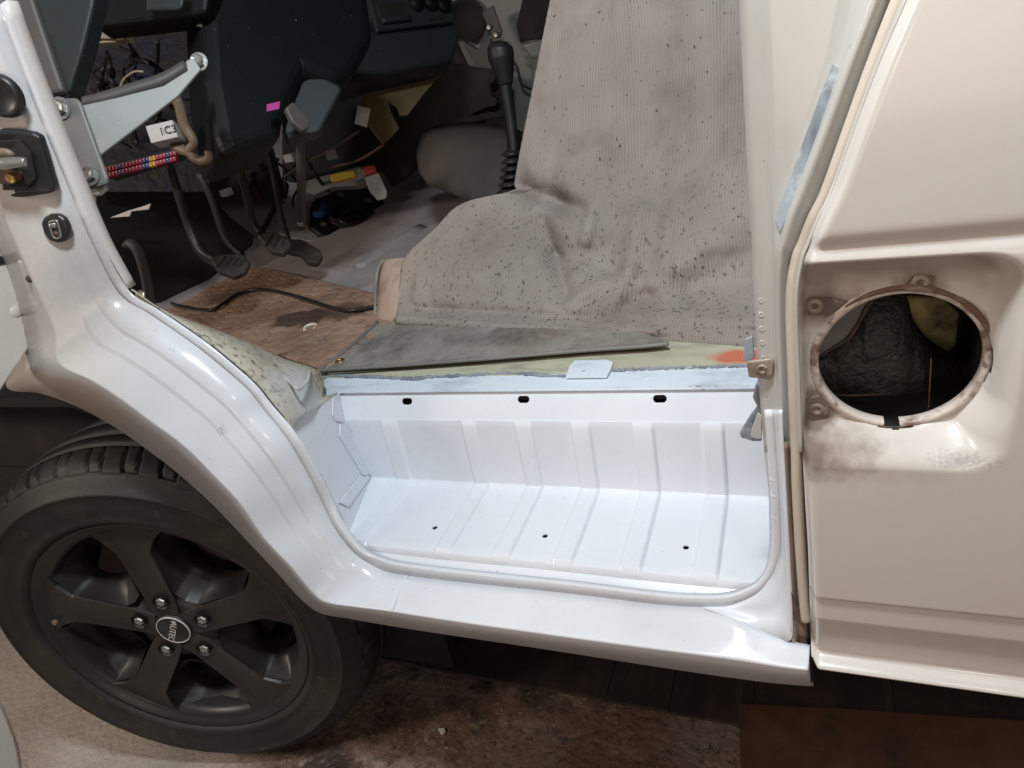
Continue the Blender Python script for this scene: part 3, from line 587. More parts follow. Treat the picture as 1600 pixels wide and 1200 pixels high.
# brown honeycomb pad on the floor: real embossed cells
def hexd(x, y, s):
    best = None
    q = (math.sqrt(3) / 3 * x - y / 3) / s; r = (2 / 3 * y) / s
    cx, cz = q, r; cy = -cx - cz; rx, ry, rz = round(cx), round(cy), round(cz)
    dx, dy, dz = abs(rx - cx), abs(ry - cy), abs(rz - cz)
    if dx > dy and dx > dz: rx = -ry - rz
    elif dy <= dz: rz = -rx - ry
    px, py = s * (math.sqrt(3) * rx + math.sqrt(3) / 2 * rz), s * 1.5 * rz
    a, b = abs(x - px), abs(y - py)
    return s * math.sqrt(3) / 2 - max(a, a / 2 + b * math.sqrt(3) / 2)      # distance to the cell's border
M_pad2 = mat('brown honeycomb pad', (.36, .235, .165), .72, layers=(((.20, .115, .08), 6, .42, .66, .8, 7), ((.46, .36, .29), 12, .57, .76, .6), ((.055, .037, .03), 40, .57, .70, .75, 7)), bumps=((120, .3, .0012),))
for c, r0, r1, am in ((at_z(475, 505, ZC), .035, .045, .92), (at_z(530, 497, ZC), .03, .05, .8), (at_z(360, 470, ZC), .02, .07, .75)):
    overlay(M_pad2, (.055, .032, .026), spot_mask(c, r0, r1, 26, .028, (.6, 1.1, 1), am))
quad = [at_z(x, y, ZC + .006) for x, y in ((244, 481), (400, 418), (660, 478), (507, 584))]
gn, gm = 190, 120; v = []
for i in range(gm):
    for j in range(gn):
        u, t = j / (gn - 1), i / (gm - 1)
        p = (quad[0] * (1 - u) + quad[3] * u) * (1 - t) + (quad[1] * (1 - u) + quad[2] * u) * t
        h = .0026 * min(1, max(0, hexd(p[0], p[1], .0185) / .003)) + .0035 * noise.noise(Vector((p[0] * 9, p[1] * 9, 1)))
        v.append(p + np.array([0, 0, h]))
pad = mesh('floor_pad', v, grid_faces(gm, gn), M_pad2, None); solid(pad, .004, 0)
tag(pad, 'brown honeycomb embossed floor pad with dark wet patch in footwell', 'floor pad')
# primed floor showing beyond, lead of cable on the pad
cb = tube('cable', [at_z(x, y, ZC + .016) for x, y in ((236, 462), (262, 472), (290, 480), (330, 484), (352, 472), (375, 458), (410, 452), (460, 462), (510, 478), (545, 485), (590, 478), (640, 470))], .0032, M_rubber, None, sub=8, n=10)
tag(cb, 'thin black cable curving across the brown floor pad', 'cable')
cb2 = tube('cable', [at_z(x, y, ZC + .008) for x, y in ((468, 456), (490, 440), (520, 450), (550, 458), (600, 460))], .0014, M_rubber, None, sub=8, n=8)
tag(cb2, 'thinner dark cable with a kink behind the long floor cable', 'cable')
ey = lathe('grommet_ring', [(.0075, .0), (.0085, .0022), (.011, .0028), (.013, .0)], at_z(485, 512, ZC + .009), (0.1, -.15, 1), M_ltag, None, n=24)
tag(ey, 'small pale ring lying in the dark wet patch of floor pad', 'ring')
lathe('floor_plug', [(.0001, .002), (.006, .003), (.009, .003), (.011, .0045), (.0135, .0)], at_z(453, 438, ZC + .006), up, M_floor, VAN, n=20)
# grey felt mat with bound edge and brass eyelet
M_felt = mat('grey felt mat', (.27, .25, .22), .95, layers=(((.11, .095, .08), 16, .45, .66, .85, 7), ((.20, .14, .10), 7, .52, .72, .6, 6), ((.36, .34, .31), 30, .55, .72, .6, 6), ((.09, .08, .07), 110, .62, .72, .8)), bumps=((260, .7, .002), (25, .3, .004)))
mp = [(500, 577), (540, 548), (590, 505), (760, 500), (1010, 520), (1045, 536), (1000, 541), (900, 548), (760, 560), (640, 569)]
mz = ZC + .0110
mat_o = flat('floor_mat', mp, mz, .003, M_felt, None, .0015)
tag(mat_o, 'stained grey felt mat with brass eyelet at the foot of the fabric cover', 'mat')
tube('edge_binding', [at_z(x, y, mz + .001) for x, y in ((590, 503), (540, 548), (500, 577), (504, 578.5), (640, 569.5), (760, 560.5), (900, 548.5), (1000, 541.5), (1045, 537))], .0026, M_grey, mat_o, sub=8, n=8)
M_brass = mat('brass', (.55, .36, .12), .35, metal=.9)
lathe('eyelet', [(.0035, .0005), (.0042, .0018), (.0062, .0016), (.0075, .0002)], at_z(531, 564, mz), up, M_brass, mat_o, n=24)

# boot plate on the toe board with cable loops
def toe_ring(c, rx, ry, lift, n=40, ph=0):
    u = bdir; v_ = np.array([0, 1.0, 0]); c = toe(c[0], c[1], lift)
    return [c + v_ * rx * math.cos(t + ph) + u * ry * math.sin(t + ph) for t in np.linspace(0, 2 * math.pi, n, endpoint=False)]
bp_pix = [(484, 352), (486, 318), (500, 300), (530, 291), (570, 292), (596, 306), (609, 330), (607, 352), (590, 368), (560, 376), (525, 372), (500, 364)]
bp = slab('boot_plate', [toe(x, y, .022) for x, y in bp_pix], TN, .02, M_black, VAN, .006, 3)
for x, y in ((532, 305), (576, 314), (506, 350), (574, 358)):
    bolt('plate_bolt', toe(x, y, .0225), TN, .007, M_steel, bp, h=.006, washer=.011)
for (x, y), rx, ry, lf in (((548, 334), .085, .045, .035), ((540, 330), .070, .036, .045), ((552, 338), .055, .026, .05)):
    P = toe_ring((x, y), rx, ry, lf); P.append(P[0])
    tube('rubber_hose_loop', P, .008, M_rubber, bp, sub=2, n=10)
tube('blue_tape', [toe(x, y, .055) for x, y in ((490, 334), (500, 334), (505, 326), (506, 318))], [.008, .012, .011, .006], mat('blue tape', (.02, .09, .28), .5), bp, n=10)
M_yelp = mat('yellow plastic', (.55, .36, .03), .5); M_redp = mat('red plastic', (.42, .03, .025), .5)
card('yellow_connector', [(515, 273), (553, 265), (556, 276), (518, 285)], .98, .02, M_yelp); card('red_connector', [(565, 261), (585, 257), (588, 268), (569, 275)], 1.0, .02, M_redp)
card('grey_bracket', [(569, 277), (592, 270), (605, 300), (603, 310), (590, 313), (578, 300)], .98, .004, M_gbrk)
card('heater_case', [(476, 283), (512, 272), (562, 262), (590, 272), (560, 290), (520, 292), (490, 305), (478, 300)], 1.02, .05, M_grey)
slab('paper_tab', [toe(x, y, .03) for x, y in ((611, 333), (626, 309), (642, 317), (625, 343))], TN, .002, M_ltag, VAN, .0005)
slab('paper_tab', [toe(x, y, .02) for x, y in ((515, 402), (526, 391), (538, 398), (528, 412))], TN, .002, M_ltag, VAN, .0005)
br = slab('tab_bracket', [toe(x, y, .03) for x, y in ((527, 375), (530, 362), (547, 374), (546, 392), (540, 396), (525, 385))], TN, .003, M_rust, VAN, .0008)
slab('bracket_face', [toe(x, y, .034) for x, y in ((527, 376), (530, 362), (547, 374), (541, 385), (535, 377))], TN, .002, M_ltag, br, .0005)
bolt('bracket_screw', toe(536, 386, .031), TN, .006, M_steel, br)
tube('floor_swage', [at_z(x, y, ZC + .0) for x, y in ((560, 418), (600, 392), (660, 355))], [.012, .017, .014], M_floor, VAN, flat=.5)
# torn light insulation behind the pedals
slab('torn_insulation', [toe(x, y, .008) for x, y in ((398, 318), (405, 310), (416, 312), (428, 297), (440, 305), (452, 312), (466, 310), (468, 345), (480, 352), (492, 362), (500, 378), (460, 372), (420, 362), (402, 350))], TN, .004, M_ltag, VAN, .001)
# tunnel bulge, gear lever
tun = [[at_t(x, y, t) for x, y, t in r] for r in ([(650, 232, 1.75), (660, 208, 1.72), (690, 196, 1.70), (740, 192, 1.70), (800, 200, 1.7), (850, 220, 1.7)], [(652, 258, 1.60), (672, 225, 1.52), (700, 214, 1.48), (745, 210, 1.46), (800, 216, 1.44), (850, 236, 1.44)], [(656, 272, 1.55), (680, 262, 1.45), (710, 262, 1.40), (750, 264, 1.38), (800, 268, 1.34), (850, 280, 1.34)], [(670, 290, 1.50), (700, 300, 1.40), (730, 312, 1.34), (760, 320, 1.30), (810, 330, 1.26), (850, 340, 1.26)])]
skin('tunnel_cover', [np.array(r) for r in tun], M_beige, VAN, pixel=False, rad=.08)
gl = tube('gear_lever', [at_t(x, y, 1.30) for x, y in ((787, 120), (798, 190), (804, 260), (800, 310))], [.011, .010, .012, .012], M_black, VAN, n=12)
tube('gear_knob', [at_t(x, y, 1.30) for x, y in ((781, 63), (781, 66), (781, 74), (783, 88), (787, 108), (790, 132))], [.002, .014, .022, .0235, .0185, .0125], M_black, gl, n=20, sub=6)
for k, (x, y) in enumerate(((800, 240), (800, 252), (799, 264), (798, 276), (797, 288), (796, 299))):
    lathe('boot_fold', [(.010, -.006), (.019 + k * .001, -.001), (.019 + k * .001, .001), (.010, .006)], at_t(x, y, 1.29), ray(800, 240) * 0 + np.array([.05, .1, 1]), M_rubber, gl, n=20)
# far passenger door and its dark fittings
slab('passenger_door', [at_y(x, y, 1.70) for x, y in ((700, -60), (900, -60), (900, 260), (790, 300), (760, 200), (735, 110), (712, 60))], (0, -1, 0), .04, M_pass, VAN, .004)
slab('passenger_floor_trim', [at_y(x, y, 1.62) for x, y in ((718, 60), (745, 78), (765, 60), (775, 108), (752, 110), (735, 88))], (0, -1, 0), .02, M_trim, VAN, .002)
lathe('speaker_cup', [(.0001, -.02), (.05, -.02), (.056, .004), (.06, 0)], at_y(727, 31, 1.66), (.3, -1, .2), M_void, VAN, n=28)
ca = slab('check_arm', [at_y(x, y, 1.60) for x, y in ((752, 20), (770, 8), (784, 50), (780, 60), (770, 60))], (0, -1, 0), .01, M_trim, VAN, .003)
for x, y in ((764, 42), (775, 54)): bolt('arm_bolt', at_y(x, y, 1.595), (0, -1, 0), .008, M_steel, ca)
slab('door_pocket', [at_y(x, y, 1.62) for x, y in ((800, -30), (818, -10), (806, 40), (812, 66), (835, 62), (870, 55), (870, -40))], (0, -1, 0), .02, M_void, VAN, .004)
slab('door_rail', [at_y(x, y, 1.60) for x, y in ((812, 70), (850, 60), (860, 70), (860, 90), (830, 92))], (0, -1, 0), .02, M_pass, VAN, .008, 4)
tube('door_cable', [at_y(x, y, 1.64) for x, y in ((800, 95), (808, 105), (815, 130), (830, 140))], .004, M_black, VAN)
slab('black_bracket', [at_y(x, y, 1.5) for x, y in ((746, 108), (770, 108), (776, 120), (770, 130), (764, 132), (768, 150), (778, 156), (774, 166), (760, 168), (735, 180), (720, 140))], (0, -1, 0), .02, M_void, VAN, .004)

card('dark_void_sheet', [(440, 200), (520, 120), (640, 90), (730, 100), (800, 120), (800, 180), (740, 190), (680, 196), (655, 215), (653, 262), (612, 292), (600, 270), (560, 258), (480, 278), (440, 290)], 1.42, .02, M_void, bev=.006)  # dark sheet added to black out the void under the dash
# dash centre, column shroud
nD = np.array([.86, -.36, .36]); nD /= np.linalg.norm(nD)
oD = at_x(640, 60, -.80)
dl = slab_p('dash_centre', [(540, 20), (592, 50), (714, 36), (720, 64), (708, 94), (592, 117), (540, 133), (520, 140)], oD, nD, .10, M_dash, VAN, .012, 4)
bz = slab_p('centre_bezel', [(572, -20), (590, 49), (712, 33), (702, -20)], oD + nD * .006, nD, .03, M_dash, VAN, .003)
slab_p('ashtray_recess', [(588, 8), (635, 2), (643, 26), (598, 35)], oD + nD * .008, nD, .004, M_void, bz, .001)
tube('ashtray_lip', [at_p(x, y, oD + nD * .012, nD) for x, y in ((597, 33), (620, 30.5), (640, 28))], .006, M_dash, bz, n=10)
for x, y, r in ((650, 6, .018), (672, 4, .020), (692, 8, .020)):
    lathe('heater_knob', [(.0001, .012), (r * .8, .012), (r, .006), (r, -.004)], at_p(x, y, oD + nD * .008, nD), nD, M_dash2, bz, n=24)
slab_p('slider_slot', [(668, 25), (694, 22), (695, 28), (670, 31)], oD + nD * .009, nD, .003, M_void, bz, .001)
slab_p('card_panel', [(570, 128), (592, 116), (706, 95), (712, 92), (668, 140), (637, 180), (626, 180), (622, 168), (606, 156), (612, 178), (624, 200), (612, 214), (600, 225), (588, 210), (574, 192), (568, 160)], at_x(620, 150, -.86), nD, .006, M_card, VAN, .001)
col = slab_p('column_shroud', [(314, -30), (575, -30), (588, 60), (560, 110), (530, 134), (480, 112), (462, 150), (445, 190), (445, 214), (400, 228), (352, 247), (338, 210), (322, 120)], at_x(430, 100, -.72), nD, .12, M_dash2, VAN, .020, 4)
slab_p('shroud_facet', [(478, 108), (530, 132), (534, 140), (500, 205), (448, 216), (440, 190), (462, 146)], at_x(480, 160, -.705), np.array([.6, -.6, .45]), .03, M_dash, col, .006, 3)
slab_p('pink_sticker', [(417, 163), (438, 158), (436, 170), (417, 174)], at_x(428, 165, -.690), nD, .001, mat('pink sticker', (.50, .06, .30), .5), col, 0)
slab_p('lever_stub', [(446, 168), (458, 158), (486, 186), (484, 200), (474, 204), (456, 190)], at_x(466, 180, -.675), nD, .012, M_trim, col, .003)
tube('steering_shaft', [at_x(470, 196, -.74), at_t(471, 290, 1.38), at_t(470, 356, 1.45)], .0085, M_trim, VAN, spline=False)
bolt('shaft_bolt', at_t(470, 350, 1.435), NV, .006, M_steel, VAN)
card('paper_label', [(559, 165), (579, 170), (573, 199), (554, 193)], .98, .001, M_ltag, bev=0)
# upper left dash end, trim strip, underside
card('dash_end', [(38, -30), (150, -30), (145, 10), (128, 80), (108, 144), (99, 146), (70, 80)], .24, .03, M_dash, bev=.006)
card('pillar_trim', [(8, -30), (42, -30), (100, 143), (74, 148), (56, 110), (30, 50)], .17, .012, M_trim, bev=.004)
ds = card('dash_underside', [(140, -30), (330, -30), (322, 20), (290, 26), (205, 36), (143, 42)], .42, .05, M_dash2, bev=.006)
card('vent_frame', [(226, -30), (290, -30), (285, 10), (279, 15), (228, 16)], .40, .006, M_dash, ds, .003)
card('dash_duct', [(138, 40), (190, 36), (195, 60), (136, 60)], .50, .03, M_tan); card('duct_strap', [(178, 38), (190, 36), (194, 60), (181, 62)], .47, .008, M_gbrk)
card('tan_clip', [(298, 26), (318, 20), (316, 42), (300, 38)], .46, .006, M_ltag)
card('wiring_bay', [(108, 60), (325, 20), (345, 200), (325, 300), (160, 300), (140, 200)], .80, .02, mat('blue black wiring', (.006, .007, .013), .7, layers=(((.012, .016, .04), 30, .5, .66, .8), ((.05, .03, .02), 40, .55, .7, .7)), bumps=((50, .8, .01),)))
WR = random.Random(3)
M_wires = [mat('wire ' + n, c, .5) for n, c in (('black', (.012, .012, .013)), ('cream', (.42, .37, .27)), ('brown', (.10, .05, .03)), ('blue', (.02, .03, .12)), ('red', (.20, .02, .02)))]
for k in range(16):
    x, y = WR.uniform(125, 300), WR.uniform(60, 130); P = []
    for j in range(6):
        P.append(at_y(x, y, .62 + WR.uniform(-.1, .1))); x += WR.uniform(-26, 34); y += WR.uniform(2, 30)
    tube('wire', P, WR.uniform(.0018, .005), M_wires[WR.choice([0, 0, 0, 2, 3, 0])], VAN, n=7)
for P in (((120, 108), (146, 92), (153, 68), (182, 65)), ((120, 108), (130, 125), (130, 150)), ((188, 135), (195, 122), (210, 112), (224, 112))):
    tube('wire', [at_y(x, y, .46) for x, y in P], .0016, M_wires[1], VAN, n=7)
for k in range(14):
    x, y = WR.uniform(330, 470), WR.uniform(225, 262); P = []
    for j in range(5):
        P.append(at_y(x, y, 1.0 + WR.uniform(-.06, .06))); x += WR.uniform(-22, 30); y += WR.uniform(6, 24)
    tube('wire', P, WR.uniform(.002, .006), M_wires[WR.choice([0, 0, 0, 2, 0, 4])], VAN, n=7)
for P in (((560, 205), (520, 232), (470, 258), (440, 280)), ((600, 226), (560, 250), (515, 262)), ((330, 150), (345, 190), (338, 230), (350, 262))):
    tube('wire', [at_y(x, y, .95) for x, y in P], .003, M_wires[2], VAN, n=7)
for x, y, q in ((330, 262, .012), (452, 246, .010), (520, 240, .012), (352, 300, .010)):
    c_ = at_y(x, y, .92); bx('connector', tuple(c_ - q), tuple(c_ + np.array([q * 1.6, q, q * .8])), M_ltag if q < .011 else M_trim, VAN, .002)
# steel bracket bolted to the pillar
pl = card('bracket_plate', [(76, 158), (84, 152), (118, 152), (126, 160), (168, 278), (166, 288), (138, 296), (130, 290)], .15, .006, M_grey, bev=.003)
for x, y in ((94, 170), (140, 273)): bolt('plate_bolt', at_p(x, y, PLN['bracket_plate'], NV) + NV * .0005, NV, .0085, M_steel, pl, h=.007, washer=.0125)
arm_n = np.array([.62, -.70, .36]); arm_n /= np.linalg.norm(arm_n); ao = at_y(130, 200, .165)
card('bracket_arm', [(124, 158), (130, 164), (180, 153), (255, 134), (293, 110), (290, 95), (302, 90), (314, 108), (278, 150), (156, 243)], .24, .005, M_gbrk, pl, .0015, n=arm_n)
tube('rubber_strip', [at_p(x, y, at_y(200, 150, .235), arm_n) for x, y in ((131, 160), (160, 155), (205, 142), (255, 126), (292, 103))], [.008, .010, .011, .011, .009], M_trim, pl, n=10, flat=.8)
bolt('arm_bolt', at_y(311, 97, .30), NV, .008, M_steel, pl, h=.008, washer=.011)
card('plate_foot', [(133, 292), (160, 284), (164, 294), (152, 304), (136, 306)], .14, .01, M_cream, bev=.002)
# fuse box with its coloured fuses
fz = card('fuse_box', [(160, 258), (276, 231), (278, 244), (166, 278)], .42, .03, M_black, bev=.002)
fcol = {'r': mat('red fuse', (.33, .015, .05), .35), 'b': mat('blue fuse', (.02, .05, .20), .35), 'y': mat('yellow fuse', (.60, .30, .02), .35)}
seq = 'rrrrbrrrrrrbbyyrrrbrr'
fo_ = at_y(218, 254, .418)
for row in range(2):
    for i, c in enumerate(seq):
        u = (i + .5) / len(seq); x = 163 + (274 - 163) * u; y = 261 + (234 - 261) * u + row * 9 + .5
        w = 111 / len(seq) * .42
        slab_p('fuse', [(x - w, y + w * .24), (x + w, y - w * .24), (x + w + .8, y + 7.4 - w * .24), (x - w + .8, y + 7.4 + w * .24)], fo_ + NV * .008, NV, .010, fcol[c], fz, .0006)
        slab_p('fuse_pin', [(x - .5, y + 1.6), (x + .9, y + 1.4), (x + 1.1, y + 3.4), (x - .3, y + 3.6)], fo_ + NV * .0085, NV, .001, M_ltag, fz, 0)
rb = card('relay_block', [(227, 197), (269, 187), (278, 214), (236, 224)], .36, .03, M_ltag, bev=.0012)
card('relay_side', [(227.5, 197.5), (246, 193), (255, 219), (236, 223.5)], .3585, .001, M_grey, rb, 0)
c0_ = at_p(263, 204, at_y(252.5, 205.5, .36), NV) + NV * .0015
ux = at_p(276, 200.6, at_y(252.5, 205.5, .36), NV) - at_p(250, 207, at_y(252.5, 205.5, .36), NV); sz = np.linalg.norm(ux) * .62; ux /= np.linalg.norm(ux); vx = np.cross(NV, ux)
text('relay_lettering', '1C3', sz, M_black, rb, Matrix(((ux[0], vx[0], NV[0], c0_[0]), (ux[1], vx[1], NV[1], c0_[1]), (ux[2], vx[2], NV[2], c0_[2]), (0, 0, 0, 1))))
M_pipe = mat('tan coated pipe', (.20, .14, .095), .45, layers=(((.18, .12, .08), 15, .5, .7, .5),))
tube('hook_lever', [at_y(x, y, .36) for x, y in ((272, 150), (280, 165), (288, 195), (303, 222), (296, 236), (306, 248), (318, 251), (326, 246), (325, 236))], [.008, .007, .007, .006, .007, .007, .006, .006, .005], M_pipe, VAN, n=12, sub=6)
tube('hook_lever', [at_y(x, y, .38) for x, y in ((272, 226), (285, 234), (300, 240))], [.008, .008, .006], M_pipe, VAN, n=12)
tube('copper_pipe', [at_y(x, y, .55) for x, y in ((312, 112), (322, 128), (332, 150), (342, 172))], .008, mat('copper pipe', (.33, .16, .09), .4, metal=.3), VAN, n=10)
tube('copper_pipe', [at_y(x, y, .55) for x, y in ((302, 134), (318, 134))], .008, M_pipe, VAN, n=10)
card('cream_shard', [(172, 340), (198, 330), (228, 321), (235, 318), (232, 327), (205, 330), (202, 338)], .60, .004, M_ltag, bev=0)
# pedals and levers
M_ped = mat('worn pedal steel', (.030, .026, .024), .45, metal=.2, layers=(((.09, .06, .045), 14, .5, .72, .6),), bumps=((60, .2, .002),))
M_pedpad = mat('pedal rubber', (.035, .028, .024), .7, layers=(((.09, .06, .045), 20, .5, .7, .7),), bumps=((180, .4, .002),))
pn = np.array([.55, -.35, .75]); pn /= np.linalg.norm(pn)
p1 = tube('pedal', [at_y(x, y, Y) for x, y, Y in ((262, 250, .48), (278, 300, .48), (296, 355, .48), (316, 395, .47), (345, 412, .46))], [.011, .012, .014, .015, .013], M_ped, VAN, n=12, flat=.6)
slab_p('pedal_pad', [(327, 402), (345, 396), (380, 396), (392, 408), (384, 424), (366, 432), (340, 422)], at_y(358, 412, .45), pn, .014, M_pedpad, p1, .004, 3)
for k in range(4): slab_p('pad_rib', [(336 + k * 12, 417 - k * 1), (339 + k * 12, 417 - k * 1), (352 + k * 11, 400 + k), (349 + k * 11, 400 + k)], at_y(358, 412, .45) + pn * .002, pn, .003, M_pedpad, p1, .0008)
p2 = tube('pedal', [at_y(x, y, Y) for x, y, Y in ((370, 250, .58), (384, 300, .58), (394, 345, .58), (408, 368, .57))], [.011, .012, .013, .012], M_ped, VAN, n=12, flat=.6)
slab_p('pedal_pad', [(400, 366), (425, 360), (452, 370), (456, 384), (444, 396), (424, 392)], at_y(428, 378, .56), pn, .014, M_pedpad, p2, .004, 3)
for k in range(3): slab_p('pad_rib', [(412 + k * 12, 384), (415 + k * 12, 384 + k), (426 + k * 10, 366 + k * 2), (423 + k * 10, 366 + k * 2)], at_y(428, 378, .56) + pn * .002, pn, .003, M_pedpad, p2, .0008)
p3 = tube('pedal', [at_y(x, y, Y) for x, y, Y in ((420, 240, .80), (430, 290, .76), (440, 340, .70), (450, 372, .66))], .006, M_ped, VAN, n=10)
slab_p('pedal_pad', [(446, 372), (470, 372), (500, 388), (505, 400), (498, 411), (482, 410), (470, 396), (448, 392)], at_y(475, 390, .66), pn, .016, M_pedpad, p3, .005, 3)
tube('clutch_rod', [at_y(x, y, .62) for x, y in ((310, 270), (330, 310), (352, 372), (380, 400))], .007, M_ped, VAN)
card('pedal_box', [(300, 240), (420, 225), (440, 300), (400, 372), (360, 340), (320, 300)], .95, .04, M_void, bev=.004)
tube('release_lever', [at_y(x, y, .32) for x, y in ((195, 384), (204, 380), (214, 390), (222, 410), (230, 445), (236, 486))], [.005, .009, .009, .009, .009, .010], M_trim, VAN, n=12, flat=.75, sub=6)
bolt('lever_bolt', at_y(222, 460, .31), NV, .008, M_steel, VAN)

# ------------------------------------------------------------------ fittings on the front pillar
PN = np.array([.12, -.97, .2]); PN /= np.linalg.norm(PN)
def pf_y(px, py, lift=.0015):
    t = np.interp(py, [p[1] for p in E[:5]], [p[0] for p in E[:5]]); k = np.interp(py, [p[1] for p in K[:5]], [p[0] for p in K[:5]])
    f = min(1.1, max(0, (t - px) / (t - k))); return .0535 + (.027 - .0535) * f - lift
def pfp(x, y, lift=.0015): return at_y(x, y, pf_y(x, y, lift))
def pil(x, y, lift=0): return at_p(x, y, at_y(60, 330, .040) + PN * lift, PN)
gk = [(-40, 212), (0, 203), (24, 204), (50, 208), (62, 214), (70, 240), (80, 275), (86, 292), (82, 302), (40, 309), (-40, 311)]
FNR = np.cross(pfp(60, 300) - pfp(10, 210), pfp(10, 300) - pfp(60, 210)); FNR /= np.linalg.norm(FNR)
if FNR[1] > 0: FNR = -FNR
cap = lathe('round_grommet', [(.0001, .0035), (.012, .0035), (.0150, .006), (.0175, .005), (.0190, -.001)], pfp(4, 150, .000), FNR, M_rubber, VAN, n=32)
sp_ = slab('latch_gasket', [pfp(x, y, .004) for x, y in gk], FNR, .010, M_black, VAN, .003, 3)
slab('gasket_well', [pfp(x, y, .0052) for x, y in ((-40, 222), (30, 218), (48, 240), (56, 280), (40, 296), (-40, 300))], FNR, .002, M_void, sp_, .001)
tube('latch_pin', [pfp(x, y, .016) for x, y in ((-20, 258), (10, 255), (30, 253), (41, 253))], [.005, .0055, .0045, .004], M_steel, sp_, n=14)
tube('latch_pin', [pfp(x, y, .013) for x, y in ((-20, 246), (5, 238), (18, 241), (22, 244))], [.003, .004, .003, .001], M_pipe, sp_, n=10)
slab('latch_body', [pfp(x, y, .010) for x, y in ((-20, 262), (20, 264), (32, 272), (30, 282), (18, 288), (-20, 288))], FNR, .006, M_rust, sp_, .002)
bolt('latch_nut', pfp(20, 277, .010), FNR, .005, M_brass, sp_)
gr = [(63, 350), (66, 341), (76, 336), (90, 336), (101, 343), (107, 356), (108, 369), (102, 378), (90, 381), (76, 377), (67, 365)]
g2 = slab('oval_grommet', [pfp(x, y, .004) for x, y in gr], FNR, .008, M_rubber, VAN, .003, 3)
tube('switch_ring', [pfp(x, y, .0045) for x, y in ((77, 350), (79, 346), (88, 345), (91, 350), (95, 366), (93, 371), (87, 372), (83, 368), (77, 350))], .0011, M_steel, g2, n=8)
lathe('switch_screw', [(.0001, .001), (.0022, .0016), (.003, 0)], pfp(84, 352, .0042), FNR, M_steel, g2, n=14)
lathe('switch_plunger', [(.0001, .001), (.0022, .001), (.0026, 0)], pfp(88, 365, .0042), FNR, M_rust, g2, n=14)
# inner strip of the pillar: return face behind the flange
inn = np.array([at_y(*p) for p in rowE[:5]])
skin('pillar_return', [inn, inn + [-.006, .016, 0], inn + [-.05, .035, -.01]], M_cream, VAN, pixel=False, rad=.004)
hin = slab('door_hinge', [at_y(x, y, .020) for x, y in ((26, 408), (44, 406), (56, 440), (69, 474), (57, 479), (40, 440))], (.3, -1, 0), .006, M_cream, VAN, .0015)
lathe('hinge_rivet', [(.0001, .002), (.003, .002), (.0042, 0)], at_y(46, 436, .018), hn, M_rust, hin, n=16)
# ------------------------------------------------------------------ open driver door
# hinge line near the pillar; the door swings out towards the viewer
dh = at_y(15, 520, .008); ddir = np.array([.12, -.99, 0]); ddir /= np.linalg.norm(ddir); dnrm = np.array([ddir[1] * -1, ddir[0], 0]) * -1
dnrm = np.cross([0, 0, 1], ddir)
if dnrm[0] < 0: dnrm = -dnrm
def dr(x, y): return at_p(x, y, dh, dnrm)
dpix = [(-60, 250), (0, 352), (22, 398), (30, 414), (43, 440), (56, 476), (61, 500), (55, 530), (38, 557), (0, 614), (-70, 640), (-120, 760), (-90, 900), (-40, 1020), (0, 1088), (14, 1120), (30, 1160), (40, 1215), (-400, 1250), (-500, 300)]
dd = slab('driver_door', [dr(x, y) for x, y in dpix], dnrm, .012, M_cream, VAN, .003, 3)
lathe('door_plug', [(.0001, .0012), (.0052, .0012), (.0060, .0004), (.0066, .0)], dr(25, 487) + dnrm * .0002, dnrm, M_cream, dd, n=28)
slab('black_sticker', [dr(x, y) + dnrm * .0012 for x, y in ((-20, 398), (2, 401), (10, 412), (-20, 418))], dnrm, .001, M_black, dd, 0)
for pts in (((-5, 1096), (10, 1126), (24, 1166), (30, 1210)),):
    tube('rust_line', [dr(x, y) + dnrm * .001 for x, y in pts], .0010, M_dirty, dd, n=8)

# ------------------------------------------------------------------ road wheel
TH = math.radians(14)
WC = np.array([-.838, .0165, .313]); WN = np.array([math.sin(TH), -math.cos(TH), 0])
WU = np.array([math.cos(TH), math.sin(TH), 0]); WV = np.array([0, 0, 1.0])
WS = .92; RT = .325 * WS; ZG = WC[2] - RT
def wp(r, a, h):
    r, h = r * WS, h * WS
    return WC + WN * h + (WU * math.cos(a) + WV * math.sin(a)) * r
def wl_(u, v_, h, a):
    u, v_, h = u * WS, v_ * WS, h * WS
    return WC + WN * h + WU * (u * math.cos(a) - v_ * math.sin(a)) + WV * (u * math.sin(a) + v_ * math.cos(a))
def wlathe(name, prof, m, parent, n=96, disp=None, c=(0, 0)):
    v = [wp(max(r, .0001) if disp is None else disp(r, h, 2 * math.pi * k / n), 2 * math.pi * k / n, h) for r, h in prof for k in range(n)]
    f = [(i * n + k, i * n + (k + 1) % n, (i + 1) * n + (k + 1) % n, (i + 1) * n + k) for i in range(len(prof) - 1) for k in range(n)]
    return mesh(name, v, f, m, parent)
M_alloy = mat('satin black alloy', (.018, .0165, .0155), .40, metal=.0, layers=(((.032, .028, .025), 7, .45, .7, .6), ((.10, .085, .07), 90, .66, .76, .4)), bumps=((200, .06, .0006),))
M_tyre = mat('dusty tyre rubber', (.015, .0135, .0125), .62, layers=(((.050, .041, .034), 6, .45, .72, .8, 8), ((.10, .085, .07), 60, .6, .75, .4)), bumps=((160, .15, .001),))
M_disc = mat('rusty brake iron', (.06, .035, .028), .6, metal=.3, layers=(((.03, .02, .018), 20, .45, .7, .8),), bumps=((60, .2, .002),))
WH = wlathe('wheel', [(.226, -.012), (.2255, -.002), (.222, .002), (.217, .001), (.213, -.004), (.208, -.007), (.200, -.011), (.197, -.020), (.192, -.040), (.186, -.075), (.176, -.090), (.172, -.13), (.176, -.16), (.21, -.175)], M_alloy, VAN)
WH['label'] = 'satin black five spoke alloy wheel with dusty tyre'
